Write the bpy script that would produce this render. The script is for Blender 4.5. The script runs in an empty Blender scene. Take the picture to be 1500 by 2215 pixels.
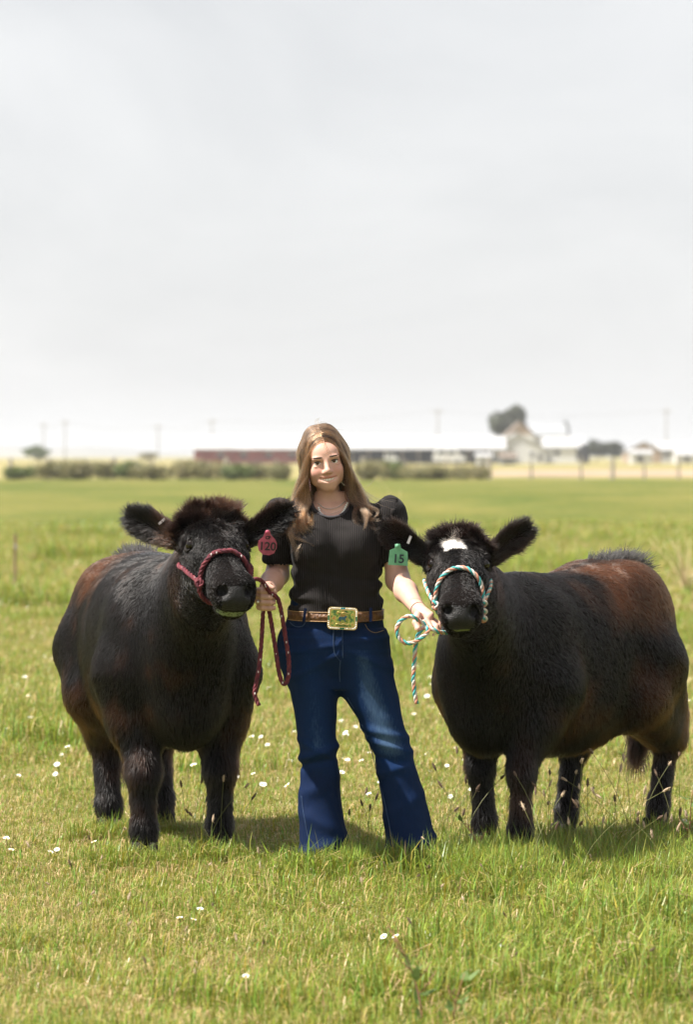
import bpy, math, random
import numpy as np
from mathutils import Vector, Matrix

# ------------------------------------------------------------------ camera, sky, sun, exposure
scene = bpy.context.scene
FPX, CAMZ, DW, HORIZ = 7592.0, 1.54, 13.0, 985.0      # focal length in photo pixels, eye height, distance to the woman, horizon row
cam_data = bpy.data.cameras.new('camera')
cam = bpy.data.objects.new('camera', cam_data)
scene.collection.objects.link(cam)
cam.location = (0, -DW, CAMZ)
cam.rotation_euler = (math.radians(90), 0, 0)
cam_data.sensor_fit = 'VERTICAL'
cam_data.sensor_height = 36
cam_data.lens = FPX / 2215 * 36
cam_data.shift_y = -(1107.5 - HORIZ) / 2215
cam_data.clip_start = 0.1
cam_data.clip_end = 20000
cam_data.dof.use_dof = True
cam_data.dof.focus_distance = DW - 0.15
cam_data.dof.aperture_fstop = 4.2
scene.camera = cam

SUN_EL, SUN_AZ = math.radians(57), math.radians(-74)     # azimuth from the camera's backward axis, negative = left
sun_dir = Vector((math.sin(SUN_AZ) * math.cos(SUN_EL), -math.cos(SUN_AZ) * math.cos(SUN_EL), math.sin(SUN_EL)))  # towards the sun
world = bpy.data.worlds.new('World')
scene.world = world
world.use_nodes = True
nt = world.node_tree
nt.nodes.clear()
def wn(t, **kw):
    n = nt.nodes.new(t)
    for k, v in kw.items():
        setattr(n, k, v)
    return n
w_out = wn('ShaderNodeOutputWorld')
w_bg = wn('ShaderNodeBackground')
w_sky = wn('ShaderNodeTexSky', sky_type='NISHITA', sun_disc=False)
w_sky.sun_elevation = SUN_EL
w_sky.sun_rotation = math.atan2(sun_dir.x, sun_dir.y)
w_sc = wn('ShaderNodeVectorMath', operation='SCALE')
w_sc.inputs['Scale'].default_value = 0.08
w_tc = wn('ShaderNodeTexCoord')
w_map = wn('ShaderNodeMapping')
w_map.inputs['Scale'].default_value = (1.0, 1.0, 2.1)
w_map.inputs['Rotation'].default_value = (0, math.radians(14), 0)
w_noise = wn('ShaderNodeTexNoise')
w_noise.inputs['Scale'].default_value = 7.0
w_noise.inputs['Detail'].default_value = 5
w_noise.inputs['Roughness'].default_value = 0.55
w_noise.inputs['Distortion'].default_value = 0.5
w_ramp = wn('ShaderNodeValToRGB')
w_ramp.color_ramp.elements[0].position = 0.34
w_ramp.color_ramp.elements[0].color = (0.330, 0.332, 0.338, 1)
w_ramp.color_ramp.elements[1].position = 0.66
w_ramp.color_ramp.elements[1].color = (0.385, 0.385, 0.388, 1)
w_mix = wn('ShaderNodeMixRGB')
w_mix.inputs['Fac'].default_value = 0.93              # thin white cloud over nearly all of the sky
L = nt.links.new
L(w_sky.outputs[0], w_sc.inputs[0])
L(w_tc.outputs['Generated'], w_map.inputs[0])
L(w_map.outputs[0], w_noise.inputs['Vector'])
L(w_noise.outputs['Fac'], w_ramp.inputs[0])
L(w_sc.outputs[0], w_mix.inputs['Color1'])
L(w_ramp.outputs[0], w_mix.inputs['Color2'])
L(w_mix.outputs[0], w_bg.inputs['Color'])
L(w_bg.outputs[0], w_out.inputs['Surface'])

sun_data = bpy.data.lights.new('sun', 'SUN')
sun_data.energy = 5.0
sun_data.angle = math.radians(0.6)
sun_data.color = (1.0, 0.955, 0.88)
sun = bpy.data.objects.new('sun', sun_data)
scene.collection.objects.link(sun)
sun.rotation_euler = (-sun_dir).to_track_quat('-Z', 'Y').to_euler()
scene.view_settings.view_transform = 'Standard'
scene.view_settings.look = 'None'
scene.view_settings.gamma = 1
scene.view_settings.exposure = 1.22
scene.view_settings.use_curve_mapping = False

# ------------------------------------------------------------------ helpers
col = scene.collection
rng = np.random.default_rng(7)
random.seed(7)

def W(px, py, dy=0.0):
    """photo pixel at depth dy behind (+) or before (-) the woman -> world point"""
    d = DW + dy
    return np.array([(px - 750) / FPX * d, dy, CAMZ - (py - HORIZ) / FPX * d])
def G(px, py):
    """photo pixel on the flat ground -> world point"""
    d = FPX * CAMZ / (py - HORIZ)
    return np.array([(px - 750) / FPX * d, d - DW, 0.0])
def tag(o, label, cat, group=None):
    o['label'] = label; o['category'] = cat
    if group: o['group'] = group
    return o
def empty(name, loc=(0, 0, 0), rz=0.0):
    o = bpy.data.objects.new(name, None)
    o.empty_display_size = 0.1
    o.location = loc; o.rotation_euler = (0, 0, rz)
    col.objects.link(o)
    return o
def link(name, me, m=None, parent=None, smooth=False, keep=True):
    o = bpy.data.objects.new(name, me)
    if m is not None:
        for mm in (m if isinstance(m, (list, tuple)) else [m]):
            me.materials.append(mm)
    col.objects.link(o)
    if parent is not None:
        o.parent = parent
        if keep: o.matrix_parent_inverse = basis(parent).inverted()
    if smooth and hasattr(me, 'polygons') and len(me.polygons):
        me.polygons.foreach_set('use_smooth', np.ones(len(me.polygons), bool))
    return o
def basis(o):
    m = o.matrix_basis.copy()
    if o.parent is not None:
        m = basis(o.parent) @ o.matrix_parent_inverse @ m
    return m
def mesh(V, F, name='mesh'):
    me = bpy.data.meshes.new(name)
    V = np.asarray(V, dtype=np.float32)
    if isinstance(F, np.ndarray) and F.ndim == 2:
        n, k = F.shape
        me.vertices.add(len(V)); me.vertices.foreach_set('co', V.ravel())
        me.loops.add(n * k); me.loops.foreach_set('vertex_index', F.astype(np.int32).ravel())
        me.polygons.add(n)
        me.polygons.foreach_set('loop_start', np.arange(0, n * k, k, dtype=np.int32))
        me.update(calc_edges=True)
    else:
        me.from_pydata([tuple(map(float, v)) for v in V], [], [tuple(map(int, f)) for f in F])
        me.update()
    me.validate()
    return me
class MB:
    """collects shapes for ONE mesh object"""
    def __init__(s): s.V = []; s.F = []
    def add(s, V, F):
        o = len(s.V); s.V += [tuple(map(float, v)) for v in V]; s.F += [tuple(i + o for i in f) for f in F]
        return s
    def box(s, c, h, R=None):
        c = np.array(c, float); P = []
        for x in (-1, 1):
            for y in (-1, 1):
                for z in (-1, 1):
                    v = np.array([x * h[0], y * h[1], z * h[2]])
                    P.append(c + (R @ v if R is not None else v))
        return s.add(P, [(0, 1, 3, 2), (4, 6, 7, 5), (0, 4, 5, 1), (2, 3, 7, 6), (0, 2, 6, 4), (1, 5, 7, 3)])
    def tube(s, P, r, n=8, cap=True):
        P = np.asarray(P, float); m = len(P)
        r = np.broadcast_to(np.asarray(r, float), (m,))
        T = np.gradient(P, axis=0); T /= np.linalg.norm(T, axis=1)[:, None] + 1e-12
        u = np.cross(T[0], [0.31, 0.2, 0.93])
        if np.linalg.norm(u) < .1: u = np.cross(T[0], [1, 0, 0])
        V = []
        for i in range(m):
            u = u - T[i] * np.dot(u, T[i]); u /= np.linalg.norm(u) + 1e-12
            v = np.cross(T[i], u)
            for k in range(n):
                a = 2 * math.pi * k / n
                V.append(P[i] + r[i] * (math.cos(a) * u + math.sin(a) * v))
        F = [(i * n + k, i * n + (k + 1) % n, (i + 1) * n + (k + 1) % n, (i + 1) * n + k) for i in range(m - 1) for k in range(n)]
        if cap: F += [tuple(range(n))[::-1], tuple((m - 1) * n + k for k in range(n))]
        return s.add(V, F)
    def ball(s, c, r, R=None, nu=10, nv=7):
        c = np.array(c, float); r = np.broadcast_to(np.asarray(r, float), (3,))
        V = []
        for j in range(nv + 1):
            t = math.pi * j / nv
            for i in range(nu):
                a = 2 * math.pi * i / nu
                p = np.array([r[0] * math.sin(t) * math.cos(a), r[1] * math.sin(t) * math.sin(a), r[2] * math.cos(t)])
                V.append(c + (R @ p if R is not None else p))
        F = [(j * nu + i, (j + 1) * nu + i, (j + 1) * nu + (i + 1) % nu, j * nu + (i + 1) % nu) for j in range(nv) for i in range(nu)]
        return s.add(V, F)
    def prism(s, poly, base, U, Vv, N, t):
        """polygon in the plane base+U,V extruded by t along N"""
        U, Vv, N, base = [np.array(q, float) for q in (U, Vv, N, base)]
        n = len(poly)
        A = [base + p[0] * U + p[1] * Vv for p in poly]; B = [a + N * t for a in A]
        return s.add(A + B, [tuple(range(n))[::-1], tuple(range(n, 2 * n))] + [(i, (i + 1) % n, n + (i + 1) % n, n + i) for i in range(n)])
    def build(s, name, m, parent=None, smooth=False):
        return link(name, mesh(s.V, s.F, name), m, parent, smooth)
def catmull(P, n=8):
    P = np.asarray(P, float)
    Q = np.vstack([2 * P[0] - P[1], P, 2 * P[-1] - P[-2]])
    out = []
    for i in range(1, len(Q) - 2):
        t = np.linspace(0, 1, n, endpoint=False)[:, None]
        p0, p1, p2, p3 = Q[i - 1], Q[i], Q[i + 1], Q[i + 2]
        out.append(.5 * (2 * p1 + (p2 - p0) * t + (2 * p0 - 5 * p1 + 4 * p2 - p3) * t ** 2 + (3 * p1 - p0 - 3 * p2 + p3) * t ** 3))
    out.append(P[-1:])
    return np.vstack(out)

# ------------------------------------------------------------------ materials
def nmat(name):
    m = bpy.data.materials.new(name); m.use_nodes = True
    t = m.node_tree
    return m, t, t.nodes['Principled BSDF'], t.links.new
def pmat(name, c1, c2=None, scale=8.0, rough=.6, bump=0.0, bscale=None, metal=0.0, spec=.5, sss=0.0, coords='Object', detail=4, stretch=(1, 1, 1), sheen=0.0, attr=None):
    m, t, b, l = nmat(name)
    b.inputs['Roughness'].default_value = rough
    b.inputs['Metallic'].default_value = metal
    b.inputs['Specular IOR Level'].default_value = spec
    if sheen: b.inputs['Sheen Weight'].default_value = sheen
    tc = t.nodes.new('ShaderNodeTexCoord'); mp = t.nodes.new('ShaderNodeMapping')
    mp.inputs['Scale'].default_value = stretch
    l(tc.outputs[coords], mp.inputs[0])
    nz = t.nodes.new('ShaderNodeTexNoise'); nz.inputs['Scale'].default_value = scale; nz.inputs['Detail'].default_value = detail
    l(mp.outputs[0], nz.inputs['Vector'])
    rp = t.nodes.new('ShaderNodeValToRGB')
    rp.color_ramp.elements[0].position = .35; rp.color_ramp.elements[1].position = .65
    c2 = c2 or tuple(min(1, x * 1.25) for x in c1)
    rp.color_ramp.elements[0].color = (*c1, 1); rp.color_ramp.elements[1].color = (*c2, 1)
    l(nz.outputs['Fac'], rp.inputs[0])
    colout = rp.outputs[0]
    if attr:
        at = t.nodes.new('ShaderNodeAttribute'); at.attribute_name = attr
        mx = t.nodes.new('ShaderNodeMixRGB'); mx.blend_type = 'MULTIPLY'; mx.inputs['Fac'].default_value = 1
        l(colout, mx.inputs['Color1']); l(at.outputs['Color'], mx.inputs['Color2']); colout = mx.outputs[0]
    l(colout, b.inputs['Base Color'])
    if sss:
        b.inputs['Subsurface Weight'].default_value = sss
        b.inputs['Subsurface Radius'].default_value = (.012, .005, .003)
        b.inputs['Subsurface Scale'].default_value = 1.0
    if bump:
        n2 = t.nodes.new('ShaderNodeTexNoise'); n2.inputs['Scale'].default_value = bscale or scale * 4; n2.inputs['Detail'].default_value = 3
        l(mp.outputs[0], n2.inputs['Vector'])
        bp = t.nodes.new('ShaderNodeBump'); bp.inputs['Strength'].default_value = bump; bp.inputs['Distance'].default_value = .01
        l(n2.outputs['Fac'], bp.inputs['Height']); l(bp.outputs[0], b.inputs['Normal'])
    return m
def leafmat(name, c1, c2, trans=.35, attr='col', rough=.5):
    """thin leaf: diffuse + gloss + light passing through; colour from a per-face attribute times noise"""
    m = bpy.data.materials.new(name); m.use_nodes = True
    t = m.node_tree; t.nodes.clear(); l = t.links.new
    out = t.nodes.new('ShaderNodeOutputMaterial')
    b = t.nodes.new('ShaderNodeBsdfPrincipled'); tr = t.nodes.new('ShaderNodeBsdfTranslucent'); mx = t.nodes.new('ShaderNodeMixShader')
    at = t.nodes.new('ShaderNodeAttribute'); at.attribute_name = attr
    oi = t.nodes.new('ShaderNodeObjectInfo')
    rp = t.nodes.new('ShaderNodeMixRGB'); rp.inputs['Color1'].default_value = (*c1, 1); rp.inputs['Color2'].default_value = (*c2, 1)
    l(oi.outputs['Random'], rp.inputs['Fac'])
    mu = t.nodes.new('ShaderNodeMixRGB'); mu.blend_type = 'MULTIPLY'; mu.inputs['Fac'].default_value = 1
    l(rp.outputs[0], mu.inputs['Color1']); l(at.outputs['Color'], mu.inputs['Color2'])
    l(mu.outputs[0], b.inputs['Base Color']); l(mu.outputs[0], tr.inputs['Color'])
    b.inputs['Roughness'].default_value = rough; b.inputs['Specular IOR Level'].default_value = .3
    mx.inputs['Fac'].default_value = trans
    l(b.outputs[0], mx.inputs[1]); l(tr.outputs[0], mx.inputs[2]); l(mx.outputs[0], out.inputs['Surface'])
    return m
def hairmat(name, attr='col', rough=.35, radial=.5, coat=0.0, ior=1.55):
    m = bpy.data.materials.new(name); m.use_nodes = True
    t = m.node_tree; t.nodes.clear(); l = t.links.new
    out = t.nodes.new('ShaderNodeOutputMaterial')
    h = t.nodes.new('ShaderNodeBsdfHairPrincipled'); h.parametrization = 'COLOR'
    at = t.nodes.new('ShaderNodeAttribute'); at.attribute_name = attr
    l(at.outputs['Color'], h.inputs['Color'])
    h.inputs['Roughness'].default_value = rough; h.inputs['Radial Roughness'].default_value = radial
    h.inputs['Coat'].default_value = coat; h.inputs['IOR'].default_value = ior
    l(h.outputs[0], out.inputs['Surface'])
    return m
def setcol(me, C, name='col', domain='POINT'):
    a = me.attributes.new(name, 'FLOAT_COLOR', domain)
    C = np.asarray(C, np.float32)
    if C.shape[1] == 3: C = np.hstack([C, np.ones((len(C), 1), np.float32)])
    a.data.foreach_set('color', C.ravel())

def hair_object(name, P, rad, C, m, parent):
    """P (n,k,3) world strand points, rad (n,k), C (n,3)"""
    n, k = P.shape[:2]
    cu = bpy.data.hair_curves.new(name)
    cu.add_curves([k] * n)
    cu.attributes['position'].data.foreach_set('vector', P.astype(np.float32).ravel())
    ra = cu.attributes.get('radius') or cu.attributes.new('radius', 'FLOAT', 'POINT')
    ra.data.foreach_set('value', np.broadcast_to(rad, (n, k)).astype(np.float32).ravel())
    a = cu.attributes.new('col', 'FLOAT_COLOR', 'CURVE')
    a.data.foreach_set('color', np.hstack([C, np.ones((n, 1))]).astype(np.float32).ravel())
    return link(name, cu, m, parent)

# ------------------------------------------------------------------ implicit surfaces (smooth unions meshed by surface nets)
def smin(a, b, k):
    if k <= 0: return np.minimum(a, b)
    h = np.maximum(k - np.abs(a - b), 0) / k
    return np.minimum(a, b) - h * h * k * .25
class Field:
    def __init__(s, lo, hi, h):
        s.lo = np.array(lo, float); s.h = h
        s.n = np.ceil((np.array(hi) - s.lo) / h).astype(int) + 1
        s.A = np.full(s.n, 1.0, np.float32)
    def sub(s, lo, hi):
        a = np.clip(np.floor((np.array(lo) - s.lo) / s.h).astype(int), 0, s.n)
        b = np.clip(np.ceil((np.array(hi) - s.lo) / s.h).astype(int) + 1, 0, s.n)
        if (b <= a).any(): return None
        sl = tuple(slice(x, y) for x, y in zip(a, b))
        g = [(np.arange(x, y) * s.h + o).astype(np.float32) for x, y, o in zip(a, b, s.lo)]
        return sl, np.meshgrid(*g, indexing='ij', sparse=True)
    def put(s, sl, d, k, cut):
        if cut: s.A[sl] = -smin(-s.A[sl], d, k)
        else: s.A[sl] = smin(s.A[sl], d, k)
    def cone(s, a, b, ra, rb, k=.02, cut=False):
        a = np.array(a, float); b = np.array(b, float); m = max(ra, rb) + k + 4 * s.h
        q = s.sub(np.minimum(a, b) - m, np.maximum(a, b) + m)
        if q is None: return
        sl, (X, Y, Z) = q
        ab = b - a; L2 = float(ab @ ab) + 1e-12
        t = np.clip(((X - a[0]) * ab[0] + (Y - a[1]) * ab[1] + (Z - a[2]) * ab[2]) / L2, 0, 1)
        d = np.sqrt((X - a[0] - t * ab[0]) ** 2 + (Y - a[1] - t * ab[1]) ** 2 + (Z - a[2] - t * ab[2]) ** 2) - (ra + (rb - ra) * t)
        s.put(sl, d, k, cut)
    def chain(s, P, R, k=.02, join=.0):
        for i in range(len(P) - 1):
            s.cone(P[i], P[i + 1], R[i], R[i + 1], k)
    def ell(s, c, r, R=None, k=.02, cut=False):
        c = np.array(c, float); r = np.array(r, float); m = r.max() + k + 4 * s.h
        q = s.sub(c - m, c + m)
        if q is None: return
        sl, (X, Y, Z) = q
        R = np.eye(3) if R is None else np.asarray(R)     # columns = local axes
        x, y, z = X - c[0], Y - c[1], Z - c[2]
        p = [R[0, i] * x + R[1, i] * y + R[2, i] * z for i in range(3)]
        k0 = np.sqrt((p[0] / r[0]) ** 2 + (p[1] / r[1]) ** 2 + (p[2] / r[2]) ** 2)
        k1 = np.sqrt((p[0] / r[0] ** 2) ** 2 + (p[1] / r[1] ** 2) ** 2 + (p[2] / r[2] ** 2) ** 2) + 1e-9
        s.put(sl, np.where(k0 < .3, (k0 - 1) * r.min(), k0 * (k0 - 1) / k1), k, cut)
    def loft(s, C, A, B, ua, ub, k=.03, sub=5, e=2.0):
        """stations C with half sizes A along ua and B along ub (one vector or one per station), rounded ends"""
        m = len(C)
        S = np.hstack([np.asarray(C, float), np.reshape(A, (m, 1)), np.reshape(B, (m, 1)), np.broadcast_to(ua, (m, 3)), np.broadcast_to(ub, (m, 3))])
        S = catmull(S, sub)
        C, A, B, U, V = S[:, :3], S[:, 3], S[:, 4], S[:, 5:8], S[:, 8:11]
        mg = max(A.max(), B.max()) + k + 4 * s.h
        acc = None
        q = s.sub(C.min(0) - mg, C.max(0) + mg)
        sl, (X, Y, Z) = q
        D = np.full(s.A[sl].shape, 9.0, np.float32)
        for i in range(len(C) - 1):
            ab = C[i + 1] - C[i]; l = np.linalg.norm(ab); w = ab / l
            mg2 = max(A[i], A[i + 1], B[i], B[i + 1]) * 1.25 + k + 4 * s.h
            lo = np.minimum(C[i], C[i + 1]) - mg2; hi = np.maximum(C[i], C[i + 1]) + mg2
            a0 = [int(np.clip(np.floor((lo[j] - (X, Y, Z)[j].ravel()[0]) / s.h), 0, D.shape[j])) for j in range(3)]
            b0 = [int(np.clip(np.ceil((hi[j] - (X, Y, Z)[j].ravel()[0]) / s.h) + 1, 0, D.shape[j])) for j in range(3)]
            if any(b <= a for a, b in zip(a0, b0)): continue
            ss = tuple(slice(a, b) for a, b in zip(a0, b0))
            x = X[ss[0]] - C[i][0]; y = Y[:, ss[1]] - C[i][1]; z = Z[:, :, ss[2]] - C[i][2]
            ax = x * w[0] + y * w[1] + z * w[2]
            t = np.clip(ax / l, 0, 1)
            ra = A[i] + (A[i + 1] - A[i]) * t; rb = B[i] + (B[i + 1] - B[i]) * t
            u = U[i] - w * (U[i] @ w); u /= np.linalg.norm(u)
            v = V[i] - w * (V[i] @ w) - u * (V[i] @ u); v /= np.linalg.norm(v)
            pa = (x * u[0] + y * u[1] + z * u[2]) / ra; pb = (x * v[0] + y * v[1] + z * v[2]) / rb
            mn = np.minimum(ra, rb); over = (ax - t * l) / mn
            if e == 2.0: kk = np.sqrt(pa ** 2 + pb ** 2 + over ** 2)
            else: kk = (np.abs(pa) ** e + np.abs(pb) ** e + np.abs(over) ** e) ** (1 / e)
            D[ss] = np.minimum(D[ss], (kk - 1) * mn)
        s.put(sl, D, k, False)
    def vloft(s, rows, k=.02, e=2.0, cut=False):
        """rows of (z, cx, cy, hw, hd) stacked upright"""
        rows = np.array(sorted(rows), float); zs = rows[:, 0]
        mg = k + 4 * s.h
        q = s.sub([(rows[:, 1] - rows[:, 3]).min() - mg, (rows[:, 2] - rows[:, 4]).min() - mg, zs[0] - mg], [(rows[:, 1] + rows[:, 3]).max() + mg, (rows[:, 2] + rows[:, 4]).max() + mg, zs[-1] + mg])
        sl, (X, Y, Z) = q
        dense = catmull(rows, 8); o = np.argsort(dense[:, 0]); dense = dense[o]
        f = lambda j: np.interp(Z.ravel(), dense[:, 0], dense[:, j]).reshape(1, 1, -1).astype(np.float32)
        cx, cy, hw, hd = f(1), f(2), f(3), f(4)
        mn = np.minimum(hw, hd)
        over = np.maximum(np.maximum(zs[0] - Z, Z - zs[-1]), 0) / mn
        pa, pb = np.abs((X - cx) / hw), np.abs((Y - cy) / hd)
        kk = (pa ** e + pb ** e + over ** e) ** (1 / e)
        s.put(sl, ((kk - 1) * mn).astype(np.float32), k, cut)
    def net(s, smooth=2):
        A = s.A; h = s.h; n = np.array(A.shape)
        I = A < 0
        c = np.zeros(n - 1, np.int8)
        for dx in (0, 1):
            for dy in (0, 1):
                for dz in (0, 1):
                    c += I[dx:n[0] - 1 + dx, dy:n[1] - 1 + dy, dz:n[2] - 1 + dz]
        act = (c > 0) & (c < 8)
        idx = np.argwhere(act)
        lut = np.full(act.shape, -1, np.int32); lut[act] = np.arange(len(idx))
        P = np.zeros((len(idx), 3)); N = np.zeros(len(idx))
        corners = [(a, b, d) for a in (0, 1) for b in (0, 1) for d in (0, 1)]
        val = {q: A[idx[:, 0] + q[0], idx[:, 1] + q[1], idx[:, 2] + q[2]].astype(float) for q in corners}
        for q in corners:
            for ax in range(3):
                if q[ax] == 0:
                    r = list(q); r[ax] = 1; r = tuple(r)
                    v0, v1 = val[q], val[r]; m = (v0 < 0) != (v1 < 0)
                    t = np.where(m, v0 / np.where(m, v0 - v1, 1), 0)
                    p = np.tile(np.array(q, float), (len(idx), 1)); p[:, ax] = t
                    P[m] += p[m]; N[m] += 1
        P = (idx + P / N[:, None]) * h + s.lo
        F = []
        for ax in range(3):
            b, d = [(1, 2), (2, 0), (0, 1)][ax]
            s0 = [slice(None)] * 3; s1 = [slice(None)] * 3
            s0[ax] = slice(0, -1); s1[ax] = slice(1, None)
            ch = I[tuple(s0)] != I[tuple(s1)]
            e = np.argwhere(ch)
            e = e[(e[:, b] > 0) & (e[:, d] > 0) & (e[:, b] < n[b] - 1) & (e[:, d] < n[d] - 1)]
            ins = I[e[:, 0], e[:, 1], e[:, 2]]
            def cell(ob, od):
                q = e.copy(); q[:, b] -= ob; q[:, d] -= od
                return lut[q[:, 0], q[:, 1], q[:, 2]]
            quad = np.stack([cell(1, 1), cell(0, 1), cell(0, 0), cell(1, 0)], 1)
            quad[~ins] = quad[~ins][:, ::-1]
            F.append(quad)
        F = np.vstack(F); F = F[(F >= 0).all(1)]
        P = relax(P, F, smooth)
        return P, F
def relax(P, F, it, w=.5):
    E = np.vstack([F[:, [0, 1]], F[:, [1, 2]], F[:, [2, 3]], F[:, [3, 0]]])
    for _ in range(it):
        S = np.zeros_like(P); Nn = np.zeros(len(P))
        for j in range(3):
            S[:, j] = np.bincount(E[:, 0], P[E[:, 1], j], len(P)) + np.bincount(E[:, 1], P[E[:, 0], j], len(P))
        Nn = np.bincount(E[:, 0], minlength=len(P)) + np.bincount(E[:, 1], minlength=len(P))
        P = P + w * (S / np.maximum(Nn, 1)[:, None] - P)
    return P
def vnormals(P, F):
    n = np.cross(P[F[:, 2]] - P[F[:, 0]], P[F[:, 3]] - P[F[:, 1]])
    N = np.zeros_like(P)
    for j in range(4):
        for a in range(3): N[:, a] += np.bincount(F[:, j], n[:, a], len(P))
    return N / (np.linalg.norm(N, axis=1)[:, None] + 1e-12)
def scatter(P, F, N, count, dens):
    """count random points on the quads, dens = weight per vertex -> position, normal"""
    a = np.linalg.norm(np.cross(P[F[:, 2]] - P[F[:, 0]], P[F[:, 3]] - P[F[:, 1]]), axis=1) * dens[F].mean(1)
    f = rng.choice(len(F), count, p=a / a.sum())
    u, v = rng.random((2, count, 1))
    Q = F[f]
    lerp = lambda X: (X[Q[:, 0]] * (1 - u) + X[Q[:, 1]] * u) * (1 - v) + (X[Q[:, 3]] * (1 - u) + X[Q[:, 2]] * u) * v
    nn = lerp(N); nn /= np.linalg.norm(nn, axis=1)[:, None] + 1e-12
    return lerp(P), nn
def rot(ax, ang):
    return np.array(Matrix.Rotation(ang, 3, Vector(ax)))
def frame(fwd, up):
    f = np.array(fwd, float); f /= np.linalg.norm(f)
    l = np.cross(up, f); l /= np.linalg.norm(l)
    return f, l, np.cross(f, l)
def vnoise(P, scale, seed=0):
    """smooth pseudo noise in -1..1 from a few sines"""
    r = np.random.default_rng(seed); o = np.zeros(len(P))
    for i in range(7):
        k = r.normal(size=3) * scale * (1 + .35 * i); o += np.sin(P @ k + r.random() * 6.28) / (1 + .3 * i)
    return o / 3.2
# ------------------------------------------------------------------ ground, far hills, farm behind the field
def ground_mat():
    m, t, b, l = nmat('pasture')
    b.inputs['Roughness'].default_value = .9; b.inputs['Specular IOR Level'].default_value = .1
    tc = t.nodes.new('ShaderNodeTexCoord')
    def noise(sc, det, stretch):
        mp = t.nodes.new('ShaderNodeMapping'); mp.inputs['Scale'].default_value = stretch; l(tc.outputs['Object'], mp.inputs[0])
        n = t.nodes.new('ShaderNodeTexNoise'); n.inputs['Scale'].default_value = sc; n.inputs['Detail'].default_value = det; n.inputs['Roughness'].default_value = .62; l(mp.outputs[0], n.inputs['Vector']); return n
    n1 = noise(.10, 5, (1.0, .30, 1)); n2 = noise(3.2, 6, (1, .55, 1)); n3 = noise(.55, 4, (.5, .12, 1))
    r1 = t.nodes.new('ShaderNodeValToRGB'); r1.color_ramp.elements[0].position = .38; r1.color_ramp.elements[1].position = .66
    r1.color_ramp.elements[0].color = (.105, .122, .024, 1); r1.color_ramp.elements[1].color = (.18, .17, .05, 1)
    l(n1.outputs['Fac'], r1.inputs[0])
    r2 = t.nodes.new('ShaderNodeValToRGB'); r2.color_ramp.elements[0].position = .30; r2.color_ramp.elements[1].position = .72
    r2.color_ramp.elements[0].color = (.45, .55, .40, 1); r2.color_ramp.elements[1].color = (1.25, 1.15, 1.1, 1)
    l(n2.outputs['Fac'], r2.inputs[0])
    mx = t.nodes.new('ShaderNodeMixRGB'); mx.blend_type = 'MULTIPLY'; mx.inputs['Fac'].default_value = .8
    l(r1.outputs[0], mx.inputs['Color1']); l(r2.outputs[0], mx.inputs['Color2'])
    r3 = t.nodes.new('ShaderNodeValToRGB'); r3.color_ramp.elements[0].position = .35; r3.color_ramp.elements[1].position = .65
    r3.color_ramp.elements[0].color = (.72, .85, .65, 1); r3.color_ramp.elements[1].color = (1.2, 1.08, 1.1, 1)
    l(n3.outputs['Fac'], r3.inputs[0])
    m2 = t.nodes.new('ShaderNodeMixRGB'); m2.blend_type = 'MULTIPLY'; m2.inputs['Fac'].default_value = 1
    l(mx.outputs[0], m2.inputs['Color1']); l(r3.outputs[0], m2.inputs['Color2'])
    # older, yellower grass beyond the fence line
    sx = t.nodes.new('ShaderNodeSeparateXYZ'); l(tc.outputs['Object'], sx.inputs[0])
    mr = t.nodes.new('ShaderNodeMapRange'); mr.inputs['From Min'].default_value = 212; mr.inputs['From Max'].default_value = 222; l(sx.outputs['Y'], mr.inputs['Value'])
    m3 = t.nodes.new('ShaderNodeMixRGB'); m3.inputs['Color2'].default_value = (.25, .215, .085, 1); l(mr.outputs[0], m3.inputs['Fac']); l(m2.outputs[0], m3.inputs['Color1'])
    l(m3.outputs[0], b.inputs['Base Color'])
    bp = t.nodes.new('ShaderNodeBump'); bp.inputs['Strength'].default_value = .9; bp.inputs['Distance'].default_value = .12; l(n2.outputs['Fac'], bp.inputs['Height']); l(bp.outputs[0], b.inputs['Normal'])
    return m
# one sheet to the horizon, gently uneven past the animals
gx = np.r_[-4000, -1500, -500, -200, -80, -40, np.linspace(-20, 20, 41), 40, 80, 200, 500, 1500, 4000]
gy = np.r_[-30, -14, np.linspace(-10, 40, 51), 60, 90, 130, 170, 210, 300, 450, 700, 1200, 2500, 9000]
XX, YY = np.meshgrid(gx, gy, indexing='ij')
ZZ = .025 * np.sin(XX * .9 + .4) * np.sin(YY * .5) * np.clip((YY - 4) / 8, 0, 1)
Vg = np.stack([XX, YY, ZZ], -1).reshape(-1, 3); nx_, ny_ = len(gx), len(gy)
Fg = np.array([(i * ny_ + j, (i + 1) * ny_ + j, (i + 1) * ny_ + j + 1, i * ny_ + j + 1) for i in range(nx_ - 1) for j in range(ny_ - 1)])
ground = link('ground', mesh(Vg, Fg, 'ground'), ground_mat(), None, True); ground['kind'] = 'structure'

# dirt track behind the fence on the right
M_dirt = pmat('dry_dirt', (.27, .19, .13), (.34, .25, .17), .4, rough=.9)
def strip(name, pix, m, z=.02):
    V = [G(*p) for p in pix]
    for v in V: v[2] = z
    o = link(name, mesh(V, [tuple(range(len(V)))], name), m); o['kind'] = 'structure'; return o
strip('dirt_track', [(1050, 1030.5), (1900, 1031), (1900, 1017), (1072, 1018.5)], M_dirt, .03)
strip('worn_path', [(-500, 1313), (30, 1309), (130, 1304), (120, 1297), (30, 1296), (-500, 1299)], M_dirt, .012)

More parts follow.
